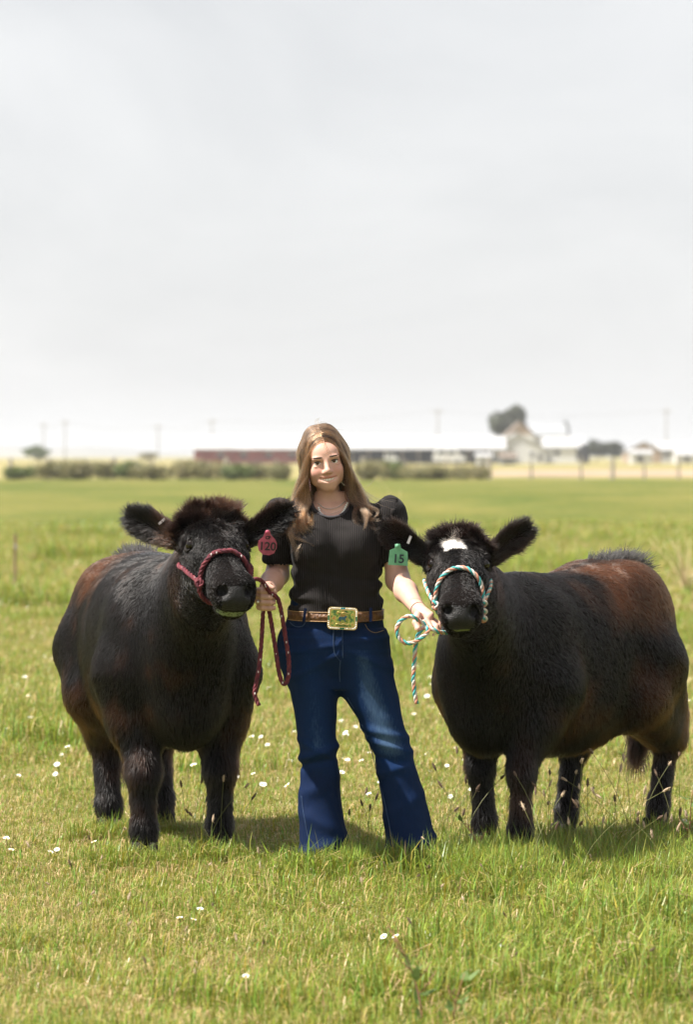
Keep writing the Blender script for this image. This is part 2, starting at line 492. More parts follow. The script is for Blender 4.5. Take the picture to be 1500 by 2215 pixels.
# far hills
M_hill = pmat('far_hillside', (.16, .17, .16), (.24, .23, .20), .004, rough=.95)
def hills():
    n = 120; xs = np.linspace(-1500, 1500, n); V = []; F = []
    for i, x in enumerate(xs):
        px = 750 + x * FPX / 3200.
        h = np.interp(px, [-2600, -300, 0, 80, 200, 300, 420, 520, 700, 1600, 4200], [26, 14, 9.5, 8.0, 9.0, 5.5, 4.2, 3.0, 2.2, 2.5, 12]) + .7 * math.sin(i * 1.3) + .5 * math.sin(i * 2.9)
        for k, (yy, f) in enumerate(((3000, 0), (3060, .5), (3150, .85), (3300, 1), (3700, .9), (4200, 0))): V.append((x, yy, -.1 + h * f))
    for i in range(n - 1):
        for k in range(5): F.append((i * 6 + k, (i + 1) * 6 + k, (i + 1) * 6 + k + 1, i * 6 + k + 1))
    o = link('hills', mesh(V, F, 'hills'), M_hill, None, True); o['kind'] = 'structure'
hills()

# ---- trees and bushes: a tapered trunk with limbs and a crown of separate leaf faces
M_bark = pmat('bark', (.10, .075, .055), (.16, .12, .09), 6, rough=.9, bump=.6)
M_leafd = leafmat('dark_conifer_leaf', (.040, .048, .022), (.055, .060, .028), .15)
M_leafo = leafmat('olive_leaf', (.17, .16, .065), (.24, .215, .10), .3)
M_leafg = leafmat('green_leaf', (.09, .125, .032), (.12, .15, .042), .3)
def leaves(blobs, n, size, seed, shell=.55):
    r = np.random.default_rng(seed); blobs = np.array(blobs, float)
    vol = blobs[:, 3] * blobs[:, 4] * blobs[:, 5]; k = r.choice(len(blobs), n, p=vol ** .8 / (vol ** .8).sum())
    d = r.normal(size=(n, 3)); d /= np.linalg.norm(d, axis=1)[:, None]
    rad = (shell + (1.12 - shell) * r.random(n) ** .6)
    c = blobs[k, :3] + d * blobs[k, 3:] * rad[:, None]
    nn = d + r.normal(size=(n, 3)) * .7; nn /= np.linalg.norm(nn, axis=1)[:, None]
    u = np.cross(nn, r.normal(size=(n, 3))); u /= np.linalg.norm(u, axis=1)[:, None]; v = np.cross(nn, u)
    s = size * (.5 + r.random(n))[:, None]
    V = np.stack([c - u * s, c - v * s * .5, c + u * s, c + v * s * .5], 1).reshape(-1, 3)
    F = np.arange(4 * n).reshape(n, 4)
    C = np.clip(r.normal(1, .25, n), .45, 1.6)[:, None] * np.array([1, 1, 1]) * (1 + r.normal(size=(n, 1)) * np.array([.06, 0, .05]))
    return V, F, np.repeat(C, 4, 0)
def plant(name, base, blobs, n, size, mat_, label, cat, seed, group=None, trunk=None):
    root = empty(name, base)
    V, F, C = leaves(blobs, n, size, seed); V[:, 2] = np.maximum(V[:, 2], .01)
    me = mesh(V, F, 'crown'); setcol(me, C)
    link('crown', me, mat_, root, keep=False)
    mb = MB()
    r = np.random.default_rng(seed)
    th, tr = trunk or (blobs[0][2], .05)
    mb.tube([(0, 0, -.02), (tr * .5, 0, th * .5), (0, tr * .4, th)], [tr, tr * .75, tr * .4], 8)
    for b in blobs[:7]:
        mb.tube([(0, 0, th * .45), (b[0] * .5, b[1] * .5, (th * .6 + b[2]) * .5), (b[0], b[1], b[2])], [tr * .5, tr * .3, tr * .1], 5)
    o = link('trunk', mesh(mb.V, mb.F, 'trunk'), M_bark, root, True, keep=False)
    return tag(root, label, cat, group)
def far(px, py_base, d=None):
    d = d or FPX * CAMZ / (py_base - HORIZ); return np.array([(px - 750) / FPX * d, d - DW, 0.0]), d
# hedge bushes along the far fence, from left to right
hb = [(45, 46, 28), (105, 60, 34), (165, 56, 40), (225, 58, 37), (280, 46, 40), (335, 58, 33), (392, 52, 38), (445, 50, 36), (500, 56, 36), (556, 50, 34), (606, 46, 32), (800, 46, 36), (852, 56, 38), (905, 50, 34), (958, 56, 30), (1012, 52, 28)]
where = ['at the far left end of the hedge row', 'second in the hedge row from the left edge', 'third in the hedge row from the left edge', 'fourth in the hedge row from the left edge', "behind the steer's upraised left-hand ear", "behind and left of the larger steer's head tuft", "above the larger steer's head tuft", "just right of the larger steer's head tuft", 'third bush left of the woman', 'second bush left of the woman', "touching the woman's hair on the left", "touching the woman's hair on the right", 'second bush right of the woman', 'third bush right of the woman', 'fourth bush right of the woman', 'at the right-hand end of the hedge row']
for i, (px, wpx, hpx) in enumerate(hb):
    b, d = far(px, 1037.5 + (i % 3) * .6); s = d / FPX; r = np.random.default_rng(40 + i)
    w, h = wpx * s * 1.5, hpx * s * (1.05 + .25 * r.random())
    blobs = [(r.normal() * w * .26, r.normal() * .35, h * (.34 + .22 * r.random()), w * .26 * (.7 + .6 * r.random()), .7, h * (.30 + .14 * r.random())) for _ in range(8)]
    plant('hedge_bush', b, blobs, 1500, .10, M_leafo if i % 4 else M_leafg, 'olive green scrub bush ' + where[i], 'bush', 100 + i, 'bushes of the far hedge row', trunk=(h * .4, .05))
def tree(px, py, w, ytop, d, mat_, name, label, seed, lean=0, n=2600, kind='round'):
    b = np.array([(px - 750) / FPX * d, d - DW, 0]); s = d / FPX; r = np.random.default_rng(seed)
    H_ = CAMZ + (HORIZ - ytop) * s; Wd = w * s
    bl = []
    for _ in range(16):
        t = r.random()
        zc_ = H_ * (.38 + .50 * t); hwid = Wd * .5 * (1 - .35 * abs(t - .55) * 2)
        bl.append((lean * zc_ + r.uniform(-.62, .62) * hwid, r.uniform(-.5, .5) * hwid, zc_, hwid * .42 * (.7 + .6 * r.random()), hwid * .4, H_ * .13 * (.7 + .6 * r.random())))
    return plant(name, b, bl, n, (.022 * H_ + .08), mat_, label, 'tree', seed, trunk=(H_ * .55, H_ * .028))
tree(1094, 0, 92, 878, 740, M_leafd, 'cypress_tree', 'tall dark windswept cypress behind the white gabled farmhouse', 61, lean=.05, n=6500)
tree(1226, 0, 18, 908, 760, M_leafd, 'cypress_tree', 'small dark treetop showing above the grey farmhouse roof', 62, n=900)
tree(1292, 0, 78, 950, 720, M_leafd, 'spreading_tree', 'low dark spreading tree directly right of the white farm hall', 63, n=4200)
tree(1328, 0, 70, 956, 725, M_leafd, 'spreading_tree', 'lower dark spreading tree left of the small tan-gabled house', 64, n=4200)
tree(78, 0, 66, 963, 640, M_leafg, 'round_tree', 'round pale green tree on the skyline at the far left', 65, n=2200)
tree(320, 0, 52, 978, 660, M_leafo, 'round_tree', 'low olive treetop on the skyline between the round tree and the long barn', 66, n=1200)

# ---- farm buildings
M_wroof = pmat('white_metal_roof', (.34, .34, .345), (.40, .40, .405), .25, rough=.5, stretch=(1, 1, .2))
M_groof = pmat('grey_roof', (.24, .25, .265), (.30, .31, .32), .3, rough=.6)
M_broof = pmat('brown_roof', (.14, .11, .09), (.19, .15, .12), .5, rough=.8)
M_wwall = pmat('white_boards', (.58, .58, .58), (.68, .68, .67), .3, rough=.7)
M_redw = pmat('red_boards', (.19, .045, .045), (.26, .07, .065), .5, rough=.8)
M_tan = pmat('tan_gable', (.36, .26, .19), (.42, .32, .24), .6, rough=.8)
M_darkin = pmat('dark_interior', (.03, .03, .035), (.06, .06, .06), .4, rough=.9)
M_post = pmat('weathered_wood', (.30, .26, .21), (.42, .37, .31), 5, rough=.9, bump=.4)
M_glass = pmat('window_glass', (.03, .04, .05), (.05, .06, .08), .5, rough=.1)
M_wire = pmat('fence_wire', (.25, .24, .23), (.32, .31, .3), 3, rough=.5, metal=.6)
M_pole = pmat('pole_wood', (.30, .28, .26), (.38, .36, .33), 4, rough=.9)
def xz(px, py, d): return (px - 750) / FPX * d, CAMZ - (py - HORIZ) / FPX * d
def gable(name, x0, x1, depth, y0, eave, ridge, axis, mw, mr, label, cat, over=.3, gm=None):
    """house on a rectangle; axis 'x' ridge runs left-right, 'y' gable faces the camera"""
    root = empty(name, ((x0 + x1) / 2, y0, 0)); t = .2
    xm = (x0 + x1) / 2
    MB().box((xm, y0 + depth / 2, eave / 2), ((x1 - x0) / 2, depth / 2, eave / 2)).build('wall', mw, root)
    if axis == 'x':
        for s in (-1, 1):
            ys = y0 - over if s < 0 else y0 + depth + over; ym = y0 + depth / 2
            z0 = eave - (ridge - eave) * over / (depth / 2)
            MB().add([(x0 - over, ys, z0 + .01), (x1 + over, ys, z0 + .01), (x1 + over, ym, ridge), (x0 - over, ym, ridge), (x0 - over, ys, z0 + t), (x1 + over, ys, z0 + t), (x1 + over, ym, ridge + t), (x0 - over, ym, ridge + t)],
                     [(0, 1, 2, 3), (7, 6, 5, 4), (0, 4, 5, 1), (1, 5, 6, 2), (2, 6, 7, 3), (3, 7, 4, 0)]).build('roof', mr, root)
        for x in (x0, x1):
            MB().add([(x, y0, eave), (x, y0 + depth, eave), (x, y0 + depth / 2, ridge)] + [(x + (.1 if x == x0 else -.1), y, z) for y, z in ((y0, eave), (y0 + depth, eave), (y0 + depth / 2, ridge))], [(0, 1, 2), (5, 4, 3), (0, 3, 4, 1), (1, 4, 5, 2), (2, 5, 3, 0)]).build('gable', gm or mw, root)
    else:
        for s in (-1, 1):
            xs = x0 - over if s < 0 else x1 + over; z0 = eave - (ridge - eave) * over / ((x1 - x0) / 2)
            ya, yb = y0 - over, y0 + depth + over
            MB().add([(xs, ya, z0 + .01), (xs, yb, z0 + .01), (xm, yb, ridge), (xm, ya, ridge), (xs, ya, z0 + t), (xs, yb, z0 + t), (xm, yb, ridge + t), (xm, ya, ridge + t)],
                     [(0, 1, 2, 3), (7, 6, 5, 4), (0, 4, 5, 1), (1, 5, 6, 2), (2, 6, 7, 3), (3, 7, 4, 0)]).build('roof', mr, root)
        for y in (y0, y0 + depth - .1):
            MB().add([(x0, y, eave), (x1, y, eave), (xm, y, ridge), (x0, y + .1, eave), (x1, y + .1, eave), (xm, y + .1, ridge)], [(0, 1, 2), (5, 4, 3), (0, 3, 4, 1), (1, 4, 5, 2), (2, 5, 3, 0)]).build('gable', gm or mw, root)
    tag(root, label, cat)
    return root
def opening(root, name, px0, px1, py0, py1, d, y0, m):
    x0, z1 = xz(px0, py0, d); x1, z0 = xz(px1, py1, d)
    z0 = max(z0, .02)
    o = MB().box(((x0 + x1) / 2, y0 - .03, (z0 + z1) / 2), ((x1 - x0) / 2, .04, (z1 - z0) / 2)).build(name, m, root)
    MB().box(((x0 + x1) / 2, y0 - .06, z1 + .06), ((x1 - x0) / 2 + .1, .05, .07)).build('frame', M_wwall, o)
d = 650; y0 = d - DW
# long low barn: red boards on the left, open bays on the right
x0, ze = xz(420, 972, d); x1, zr = xz(1092, 945, d); root = empty('long_barn', ((x0 + x1) / 2, y0, 0)); xs_, _ = xz(668, 0, d)
MB().box(((x0 + xs_) / 2, y0 + 5, ze / 2), ((xs_ - x0) / 2, 5, ze / 2)).build('wall', M_redw, root)
MB().box(((x1 + xs_) / 2, y0 + 9.5, ze / 2), ((x1 - xs_) / 2, .2, ze / 2)).build('back_wall', M_darkin, root)
for px in range(690, 1090, 36):
    x, _ = xz(px, 0, d); MB().box((x, y0 + .2, ze / 2), (.12, .12, ze / 2)).build('post', M_post, root)
for s in (-1, 1):
    ys = y0 - .6 if s < 0 else y0 + 10.6
    MB().add([(x0 - .4, ys, ze - .1), (x1 + .4, ys, ze - .1), (x1 + .4, y0 + 5, zr), (x0 - .4, y0 + 5, zr), (x0 - .4, ys, ze + .12), (x1 + .4, ys, ze + .12), (x1 + .4, y0 + 5, zr + .2), (x0 - .4, y0 + 5, zr + .2)],
             [(0, 1, 2, 3), (7, 6, 5, 4), (0, 4, 5, 1), (1, 5, 6, 2), (2, 6, 7, 3), (3, 7, 4, 0)]).build('roof', M_wroof, root)
for px in (470, 520, 575, 625): opening(root, 'window', px, px + 14, 980, 990, d, y0, M_glass)
tag(root, 'long low barn with white metal roof and red boarded end', 'barn')
def house(name, p0, p1, pe, pr, d, depth, axis, mw, mr, label, cat, gm=None, wins=(), door=None):
    x0, ze = xz(p0, pe, d); x1, zr = xz(p1, pr, d)
    r_ = gable(name, x0, x1, depth, d - DW, ze, zr, axis, mw, mr, label, cat, gm=gm)
    for w in wins: opening(r_, 'window', *w, d, d - DW, M_glass)
    if door: opening(r_, 'door', *door, d, d - DW, M_darkin)
    return r_
house('farmhouse', 1098, 1156, 940, 914, 690, 16, 'y', M_wwall, M_broof, 'tall farmhouse with tan gable peak rising behind the white hall', 'house', gm=M_tan)
house('farmhouse_wing', 1150, 1226, 942, 918, 694, 12, 'x', M_wwall, M_groof, 'grey-roofed wing running right from the tan gable peak', 'house', wins=((1170, 1178, 952, 962),))
house('white_hall', 1060, 1180, 972, 938, 655, 10, 'y', M_wwall, M_wroof, 'broad white gabled hall in front of the farmhouse', 'barn', wins=((1148, 1156, 978, 988),), door=(1165, 1172, 980, 998))
house('white_shed', 1178, 1262, 968, 946, 658, 9, 'x', M_wwall, M_wroof, 'white low-roofed shed joined to the right of the gabled hall', 'shed', wins=((1200, 1212, 975, 984),), door=(1248, 1258, 970, 996))
house('pump_house', 1033, 1063, 988, 982, 520, 2.5, 'x', M_wwall, M_wroof, 'tiny white hut standing in the yellow grass left of a grey shed', 'shed', door=(1043, 1049, 992, 1006))
house('grey_shed', 1084, 1116, 990, 982, 560, 3, 'x', M_groof, M_broof, 'small grey shed in front of the white gabled hall', 'shed', door=(1096, 1103, 993, 1004))
house('small_house', 1356, 1432, 976, 957, 690, 9, 'y', M_tan, M_groof, 'small house with tan gable among trees at the right', 'house', gm=M_tan, wins=((1385, 1393, 978, 986),))
house('white_garage', 1366, 1412, 982, 975, 640, 5, 'x', M_wwall, M_wroof, 'low white garage before the tan-gabled house', 'shed', door=(1380, 1392, 985, 1000))
house('white_long_shed', 1424, 1640, 974, 958, 700, 9, 'x', M_wwall, M_wroof, 'long white-roofed shed running out of the right edge', 'shed', wins=((1440, 1450, 978, 986),))
house('white_cottage', 1464, 1530, 984, 968, 660, 6, 'x', M_wwall, M_wroof, 'white cottage at the right edge below the long shed roof', 'house', door=(1484, 1492, 986, 1000))
def vehicle(px0, px1, ytop, d, name, label, cat, mbody):
    x0, h = xz(px0, ytop, d); x1, _ = xz(px1, 0, d); yc = d - DW; L_ = x1 - x0; xm = (x0 + x1) / 2
    root = empty(name, (xm, yc, 0))
    MB().prism([(-L_ / 2, .45), (L_ / 2, .45), (L_ / 2, h * .55), (L_ * .36, h * .62), (L_ * .22, h), (-L_ * .40, h), (-L_ / 2, h * .62)], (xm, yc + 1, 0), (1, 0, 0), (0, 0, 1), (0, -1, 0), 2).build('body', mbody, root)
    for a, b_ in ((-.38, -.10), (-.06, .20)): MB().prism([(L_ * a, h * .66), (L_ * b_, h * .66), (L_ * b_ - .1, h * .92), (L_ * a + .1, h * .92)], (xm, yc - 1, 0), (1, 0, 0), (0, 0, 1), (0, -1, 0), .03).build('window', M_glass, root)
    for s in (-.3, .3):
        for yy in (-.95, .95): MB().tube([(xm + L_ * s, yc + yy - .12, .38), (xm + L_ * s, yc + yy + .12, .38)], .38, 14).build('wheel', M_darkin, root)
    tag(root, label, cat)
vehicle(938, 1006, 972, 610, 'horse_trailer', 'white livestock trailer parked before the open barn bays', 'trailer', M_wwall)
vehicle(831, 862, 982, 615, 'parked_van', "small white van parked by the barn right of the woman's head", 'van', M_wwall)
vehicle(1256, 1276, 962, 640, 'parked_truck', 'dark tall truck parked at the end of the white shed', 'truck', M_darkin)
# ---- power poles with their wires
def pole(px, ytop, d, label):
    x, h = xz(px, ytop, d); root = empty('power_pole', (x, d - DW, 0))
    MB().tube([(x, d - DW, 0), (x, d - DW, h)], [.17, .12], 8).build('shaft', M_pole, root)
    MB().box((x, d - DW, h - .7), (1.1, .07, .09)).build('crossarm', M_pole, root)
    for k in (-1, 0, 1): MB().tube([(x + k * .95, d - DW, h - .6), (x + k * .95, d - DW, h - .35)], .06, 6).build('insulator', M_wwall, root)
    tag(root, label, 'power pole', 'power poles on the skyline'); return x, h
tops = []
for px, yt, lab in ((94, 914, 'leftmost thin power pole, above the round tree'), (140, 908, 'second thin power pole from the left edge'), (342, 918, "thin power pole above the larger steer's left-hand ear"), (459, 906, 'thin power pole at the left end of the long barn'), (948, 884, "tall thin power pole right of the woman's head"), (1443, 884, 'tall thin power pole at the right among white sheds')):
    dd = 800 if px < 500 else 760; tops.append((*pole(px, yt, dd, lab), dd))
for (xa, ha, da), (xb, hb_, db) in zip(tops[:-1], tops[1:]):
    root = empty('power_line', (xa, da - DW, 0))
    for k in (-.95, .95):
        P = [((1 - t) * xa + t * xb + k, ((1 - t) * da + t * db) - DW, (1 - t) * ha + t * hb_ - .35 - 1.2 * 4 * t * (1 - t)) for t in np.linspace(0, 1, 14)]
        MB().tube(P, .012, 4).build('wire', M_wire, root)
    tag(root, 'power wires sagging between two skyline poles', 'power line', 'power lines')
# ---- post and wire fence at the far side of the field
root = empty('field_fence', G(750, 1037)); fy = G(750, 1037)[1]
fpx = [22, 104, 166, 246, 330, 412, 490, 598, 690, 786, 878, 968, 1060, 1150, 1258, 1326, 1395, 1470]
for i, px in enumerate(fpx):
    x = (px - 750) / FPX * (fy + DW); hgt = 1.35 + .12 * math.sin(i * 2.3)
    MB().tube([(x, fy, -.05), (x + .02 * math.sin(i), fy, hgt)], [.085 if i % 3 else .14, .075 if i % 3 else .13], 8).build('post', M_post, root)
for z in (.35, .75, 1.15):
    MB().tube([((px - 750) / FPX * (fy + DW), fy - .1, z) for px in fpx], .012, 4).build('wire', M_wire, root)
tag(root, 'wooden post and wire fence along the far edge of the field', 'fence')
for px, yb, yt, lab in ((31, 1290, 1155, 'thin rusty fence stake standing in the grass at the far left'), (321, 1210, 1118, "thin stake in the field behind the larger steer's left-hand ear")):
    g = G(px, yb); s = (g[1] + DW) / FPX; h = (yb - yt) * s
    o = empty('fence_stake', g)
    MB().tube([g, g + (.01, 0, h)], .014, 7).build('shaft', pmat('rusty_iron', (.16, .09, .06), (.24, .15, .10), 20, rough=.8), o)
    MB().box(g + np.array([.012, -.012, h * .8]), (.02, .012, .03)).build('insulator', M_post, o)
    tag(o, lab, 'fence stake')
# ------------------------------------------------------------------ the two cattle
M_coat = hairmat('cattle_hair', rough=.24, radial=.42, coat=.0, ior=1.37)
M_hide = pmat('cattle_hide', (.85, .85, .85), (1, 1, 1), 30, rough=.8, bump=.3, bscale=120, spec=.05, attr='col')
M_muzzle = pmat('muzzle_skin', (.007, .0065, .007), (.016, .015, .015), 60, rough=.40, bump=.55, bscale=190, spec=.28)
M_eye = pmat('cattle_eye', (.004, .0025, .002), (.008, .004, .003), 40, rough=.07, spec=.4)
M_hoof = pmat('hoof_horn', (.012, .010, .009), (.028, .023, .02), 40, spec=.12, rough=.8, bump=.3)
M_lid = pmat('eyelid_skin', (.010, .009, .008), (.018, .015, .014), 60, spec=.12, rough=.6, bump=.3)

BLACK = np.array([.0045, .0038, .0036]); BROWN = np.array([.070, .027, .0125]); SABLE = np.array([.014, .007, .005])

def make_cow(name, org, ang, S, hooves, poll, muz, ears, tail, seed, star=None, drool=False, nh=170000):
    """org world base, heading ang (rotation about z of the local x axis), S = dict of body sizes; head points in world"""
    root = empty(name, (org[0], org[1], 0), ang)
    ca, sa = math.cos(ang), math.sin(ang)
    R = np.array([[ca, -sa, 0], [sa, ca, 0], [0, 0, 1]]); O = np.array([org[0], org[1], 0])
    lw = lambda p: np.asarray(p) @ R.T + O
    wl = lambda p: (np.asarray(p, float) - O) @ R
    f = Field((-.86, -.62, -.02), (1.45, .62, 1.50), .0085)
    zc, hh, hw, L0 = S['zc'], S['hh'], S['hw'], S['len']
    rise = S.get('rise', 0.0)
    st = [(-1.0, .07 + rise, .40, .52), (-.84, .035 + rise, .74, .80), (-.52, .01 + rise * .6, .93, .96), (-.1, -.01, 1.0, 1.03), (.3, -.005, .95, 1.0), (.66, .0, .80 * S['ch'], .93), (.93, -.01, .58 * S['ch'], .74)]
    C = [(x * L0, 0, zc + dz) for x, dz, _, _ in st]
    f.loft(C, [hw * a for _, _, a, _ in st], [hh * b for _, _, _, b in st], (0, 1, 0), (0, 0, 1), k=.03, e=2.25)
    # shoulders, brisket, hips
    sx = .62 * L0
    for s in (-1, 1):
        f.ell((sx, s * hw * .62, zc + .0), (.17, hw * .34, hh * .74), rot((0, 1, 0), -.25), k=.08)
        f.ell((-.66 * L0, s * hw * .5, zc + .06 + rise), (.22, hw * .46, hh * .66), k=.08)
    f.ell((.92 * L0, 0, zc - hh * .58), (.13, hw * .42, hh * .38), rot((0, 1, 0), .35), k=.07)
    f.ell((-.97 * L0, 0, zc + hh * .78 + rise), (.09, .05, .05), k=.06)
    # head frame
    P = wl(poll); M = wl(muz); Lh = np.linalg.norm(M - P); q = Lh / .44
    fx, lx, nx = frame(M - P, (0, 0, 1))
    H = lambda t, l, n: P + fx * t * Lh + lx * l * q + nx * n * q
    HR = np.stack([fx, lx, nx], 1)
    # neck
    nb = np.array([.60 * L0, 0, zc + hh * .12]); ne = H(.16, 0, -.05)
    C = [nb, nb * .62 + ne * .38 + np.array([0, 0, -.02]), nb * .28 + ne * .72 + np.array([0, 0, .0]), ne]
    U = np.array([(0, 1, 0), (0, 1, 0) + lx * .4, lx, lx]); Vv = np.array([(-.15, 0, 1), (-.35, 0, 1), (-.3, 0, 1) + nx * .4, nx])
    f.loft(C, [hw * .68, hw * .52, .125 * q, .098 * q], [hh * .78, hh * .62, .19 * q, .125 * q], U, Vv, k=.09)
    # skull
    hs = [(-.06, -.03, .072, .062), (.08, -.005, .104, .10), (.28, -.015, .117, .118), (.45, -.025, .096, .108), (.62, -.02, .078, .09), (.78, -.012, .074, .078), (.9, -.010, .087, .075), (.99, -.016, .078, .058)]
    f.loft([H(t, 0, n) for t, n, _, _ in hs], [a * q for *_, a, _ in hs], [b * q for *_, b in hs], lx, nx, k=.04, e=2.3)
    f.ell(H(-.02, 0, .03), np.array([.07, .085, .065]) * q, HR, k=.05)
    for s in (-1, 1):
        f.ell(H(.36, s * .062, -.085), np.array([.12, .035, .065]) * q, HR, k=.05)      # jaw
        f.ell(H(.20, s * .090, .058), np.array([.050, .026, .024]) * q, HR, k=.03)      # brow
        f.ell(H(.40, s * .083, .018), np.array([.045, .02, .02]) * q, HR, k=.03)        # cheek bone
        f.ell(H(.30, s * .116, .046), np.array([.034, .020, .024]) * q, HR, k=.014, cut=True)
        f.ell(H(.955, s * .052, .030), np.array([.040, .026, .026]) * q, HR, k=.02)     # nostril wing
    f.ell(H(.90, 0, -.085), np.array([.062, .056, .034]) * q, HR, k=.03)                # chin
    f.ell(H(.95, 0, .02), np.array([.05, .06, .04]) * q, HR, k=.02)
    for s in (-1, 1):
        f.ell(H(1.05, s * .049, .024), np.array([.038, .018, .020]) * q, HR @ rot((1, 0, 0), s * .5), k=.008, cut=True)
    mp = [H(.80, -.10, -.062), H(.93, -.07, -.058), H(1.03, -.03, -.050), H(1.04, 0, -.047), H(1.03, .03, -.050), H(.93, .07, -.058), H(.80, .10, -.062)]
    mp = catmull(mp, 3)
    for i in range(len(mp) - 1): f.cone(mp[i], mp[i + 1], .0075 * q, .0075 * q, .008, cut=True)
    # ears
    for tip, s, wd, face in ears:
        b = H(.10, s * .085, -.015); T = wl(tip); e = T - b; le = np.linalg.norm(e); e /= le
        nf = wl(np.array(face) + O) if False else (np.array(face) @ R)
        nf = nf - e * (nf @ e); nf /= np.linalg.norm(nf); wv = np.cross(nf, e)
        es = [(0, .036, .026), (.18, .040, .022), (.38, .78 * wd, .019), (.62, wd, .017), (.82, .86 * wd, .014), (.97, .42 * wd, .010)]
        f.loft([b + e * le * t for t, _, _ in es], [a for _, a, _ in es], [c for *_, c in es], wv, nf, k=.02)
        f.ell(b + e * le * .60 + nf * .026, (le * .36, wd * .74, .024), np.stack([e, wv, nf], 1), k=.012, cut=True)
    # legs
    fl, fr, hl, hr = hooves
    legs = []; lg = S['lg']
    for hx, hy in (fl, fr):
        s = 1 if hy > 0 else -1
        top = np.array([sx, s * hw * .58, zc - hh * .25])
        kn = np.array([hx * .8 + sx * .2 + .015, hy * .92 + s * .012, .345]); el = np.array([(hx + sx) * .5 - .03, s * hw * .55, .545])
        f.cone(top, el, .165, .115, .06); f.cone(el, kn, .108, .066 * lg, .05)
        fe = np.array([hx - .005, hy, .125]); ho = np.array([hx + .01, hy, .04])
        f.ell(kn + np.array([.008, 0, 0]), (.066 * lg, .064 * lg, .075), k=.03)
        f.cone(kn, fe, .058 * lg, .049 * lg, .03); f.ell(fe, (.058 * lg, .057 * lg, .06), k=.02); f.cone(fe, ho, .052 * lg, .056 * lg, .02)
        legs.append(ho)
    for hx, hy in (hl, hr):
        s = 1 if hy > 0 else -1
        top = np.array([-.66 * L0, s * hw * .52, zc - hh * .1]); stf = np.array([(-.5 * L0) * .75 + hx * .25 + .05, s * hw * .62, .60])
        hk = np.array([hx - .075, hy * .9 + s * .015, .40])
        f.cone(top, stf, .20, .145, .06); f.cone(top + (-.08, 0, -.02), hk + (0, 0, .09), .165, .080, .06); f.cone(stf, hk, .135, .075, .05)
        fe = np.array([hx - .012, hy, .13]); ho = np.array([hx + .005, hy, .04])
        f.ell(hk, (.076 * lg, .058 * lg, .085), k=.03); f.cone(hk, fe, .062 * lg, .050 * lg, .03); f.ell(fe, (.058 * lg, .057 * lg, .06), k=.02); f.cone(fe, ho, .052 * lg, .056 * lg, .02)
        legs.append(ho)
    tl = catmull([(-1.0 * L0, 0, zc + hh * .80 + rise), (-1.12 * L0, 0, zc + hh * .55 + rise), *tail], 4)
    f.chain(tl, np.linspace(.042, .018, len(tl)), .02)
    V, F = f.net(3)
    # small unevenness of muscle under the skin
    N = vnormals(V, F)
    V = V + N * (vnoise(V, 9, seed) * .0055 + vnoise(V, 22, seed + 1) * .0022)[:, None] * np.clip((1.15 - np.abs((V - P) @ fx / Lh - .5)), .25, 1)[:, None]
    N = vnormals(V, F)
    ht = (V - P) @ fx / Lh; hlat = (V - P) @ lx / q; hn = (V - P) @ nx / q
    head = (np.linalg.norm(V - H(.5, 0, -.02), axis=1) < .33 * q) & (ht > -.2) & (np.abs(hlat) < .15)
    nose = head & (ht > .90) & (np.abs(hlat) < .056 + .012 * (hn > .005)) & (hn > -.046) & (ht > .90 + .35 * np.maximum(hn - .03, 0) / .05)
    def paint(p, n, jitter):
        """coat colour: black, sun-bleached brown on the back and hips, rusty on flanks and legs"""
        x, y, z = p.T
        nz = vnoise(p, 7, seed + 3) * .35 + vnoise(p, 26, seed + 4) * .25
        top = np.clip((z - (zc + hh * S['bt'])) / .14, 0, 1) * np.clip((S['bx'] - x) / .25, 0, 1)
        spine = np.clip(1 - np.abs(y) / .05, 0, 1) * np.clip((z - zc) / .2, 0, 1)
        back = np.clip((S['rx'] - x) / .2, 0, 1) * .8 * np.clip((z - .3) / .2, 0, 1)
        leg = np.clip((.80 - z) / .22, 0, 1) * np.clip((z - .10) / .25, 0, 1) * S['legb'] * np.maximum(np.clip((.15 - x) / .2, 0, 1), np.clip((np.abs(y) - .10) / .06, 0, 1) * np.clip((.66 - z) / .1, 0, 1))
        w = np.clip(np.maximum(np.maximum(top * 1.1, back), leg) + nz - .18, 0, 1) * (1 - .75 * spine)
        hd = (np.linalg.norm(p - H(.45, 0, -.02), axis=1) < .36 * q) & (x > .55 * L0)
        t = (p - P) @ fx / Lh; nn = (p - P) @ nx / q; la = (p - P) @ lx / q
        wh = np.clip((.16 - t) / .12, 0, 1) * np.clip(nz + .35, 0, 1) * S['pollb']
        w = np.where(hd, wh, w)
        c = BLACK + (BROWN - BLACK) * (w ** 1.3)[:, None] + (SABLE - BLACK) * (np.clip(nz + .1, 0, 1) * .5)[:, None]
        c = c * jitter[:, None]
        if star:
            a = ((t - star[0]) / star[2]) ; b = (la - star[1]) / star[3]
            m = hd & (np.maximum(np.abs(a + .25 * b), np.abs(b - .15 * a)) + .22 * vnoise(p, 70, 5) < 1) & (nn > .02)
            c[m] = np.array([.78, .74, .68]) * (.85 + .3 * jitter[m, None] - .15)
        return np.clip(c, .002, .95)
    C = paint(V, N, np.ones(len(V)))
    if drool:
        m = head & (ht > .92) & (hn < -.052) & (hn > -.082) & (np.abs(hlat) < .055); C[m] = (.24, .30, .19)
    else:
        m = head & (ht > .99) & (hn < -.040) & (hn > -.050) & (np.abs(hlat) < .035); C[m] = (.22, .26, .10)
    me = mesh(V, F, name + '_body')
    setcol(me, C)
    body = link('body', me, [M_hide, M_muzzle], root, True, keep=False)
    mi = nose[F].all(1).astype(np.int32)
    me.polygons.foreach_set('material_index', mi)
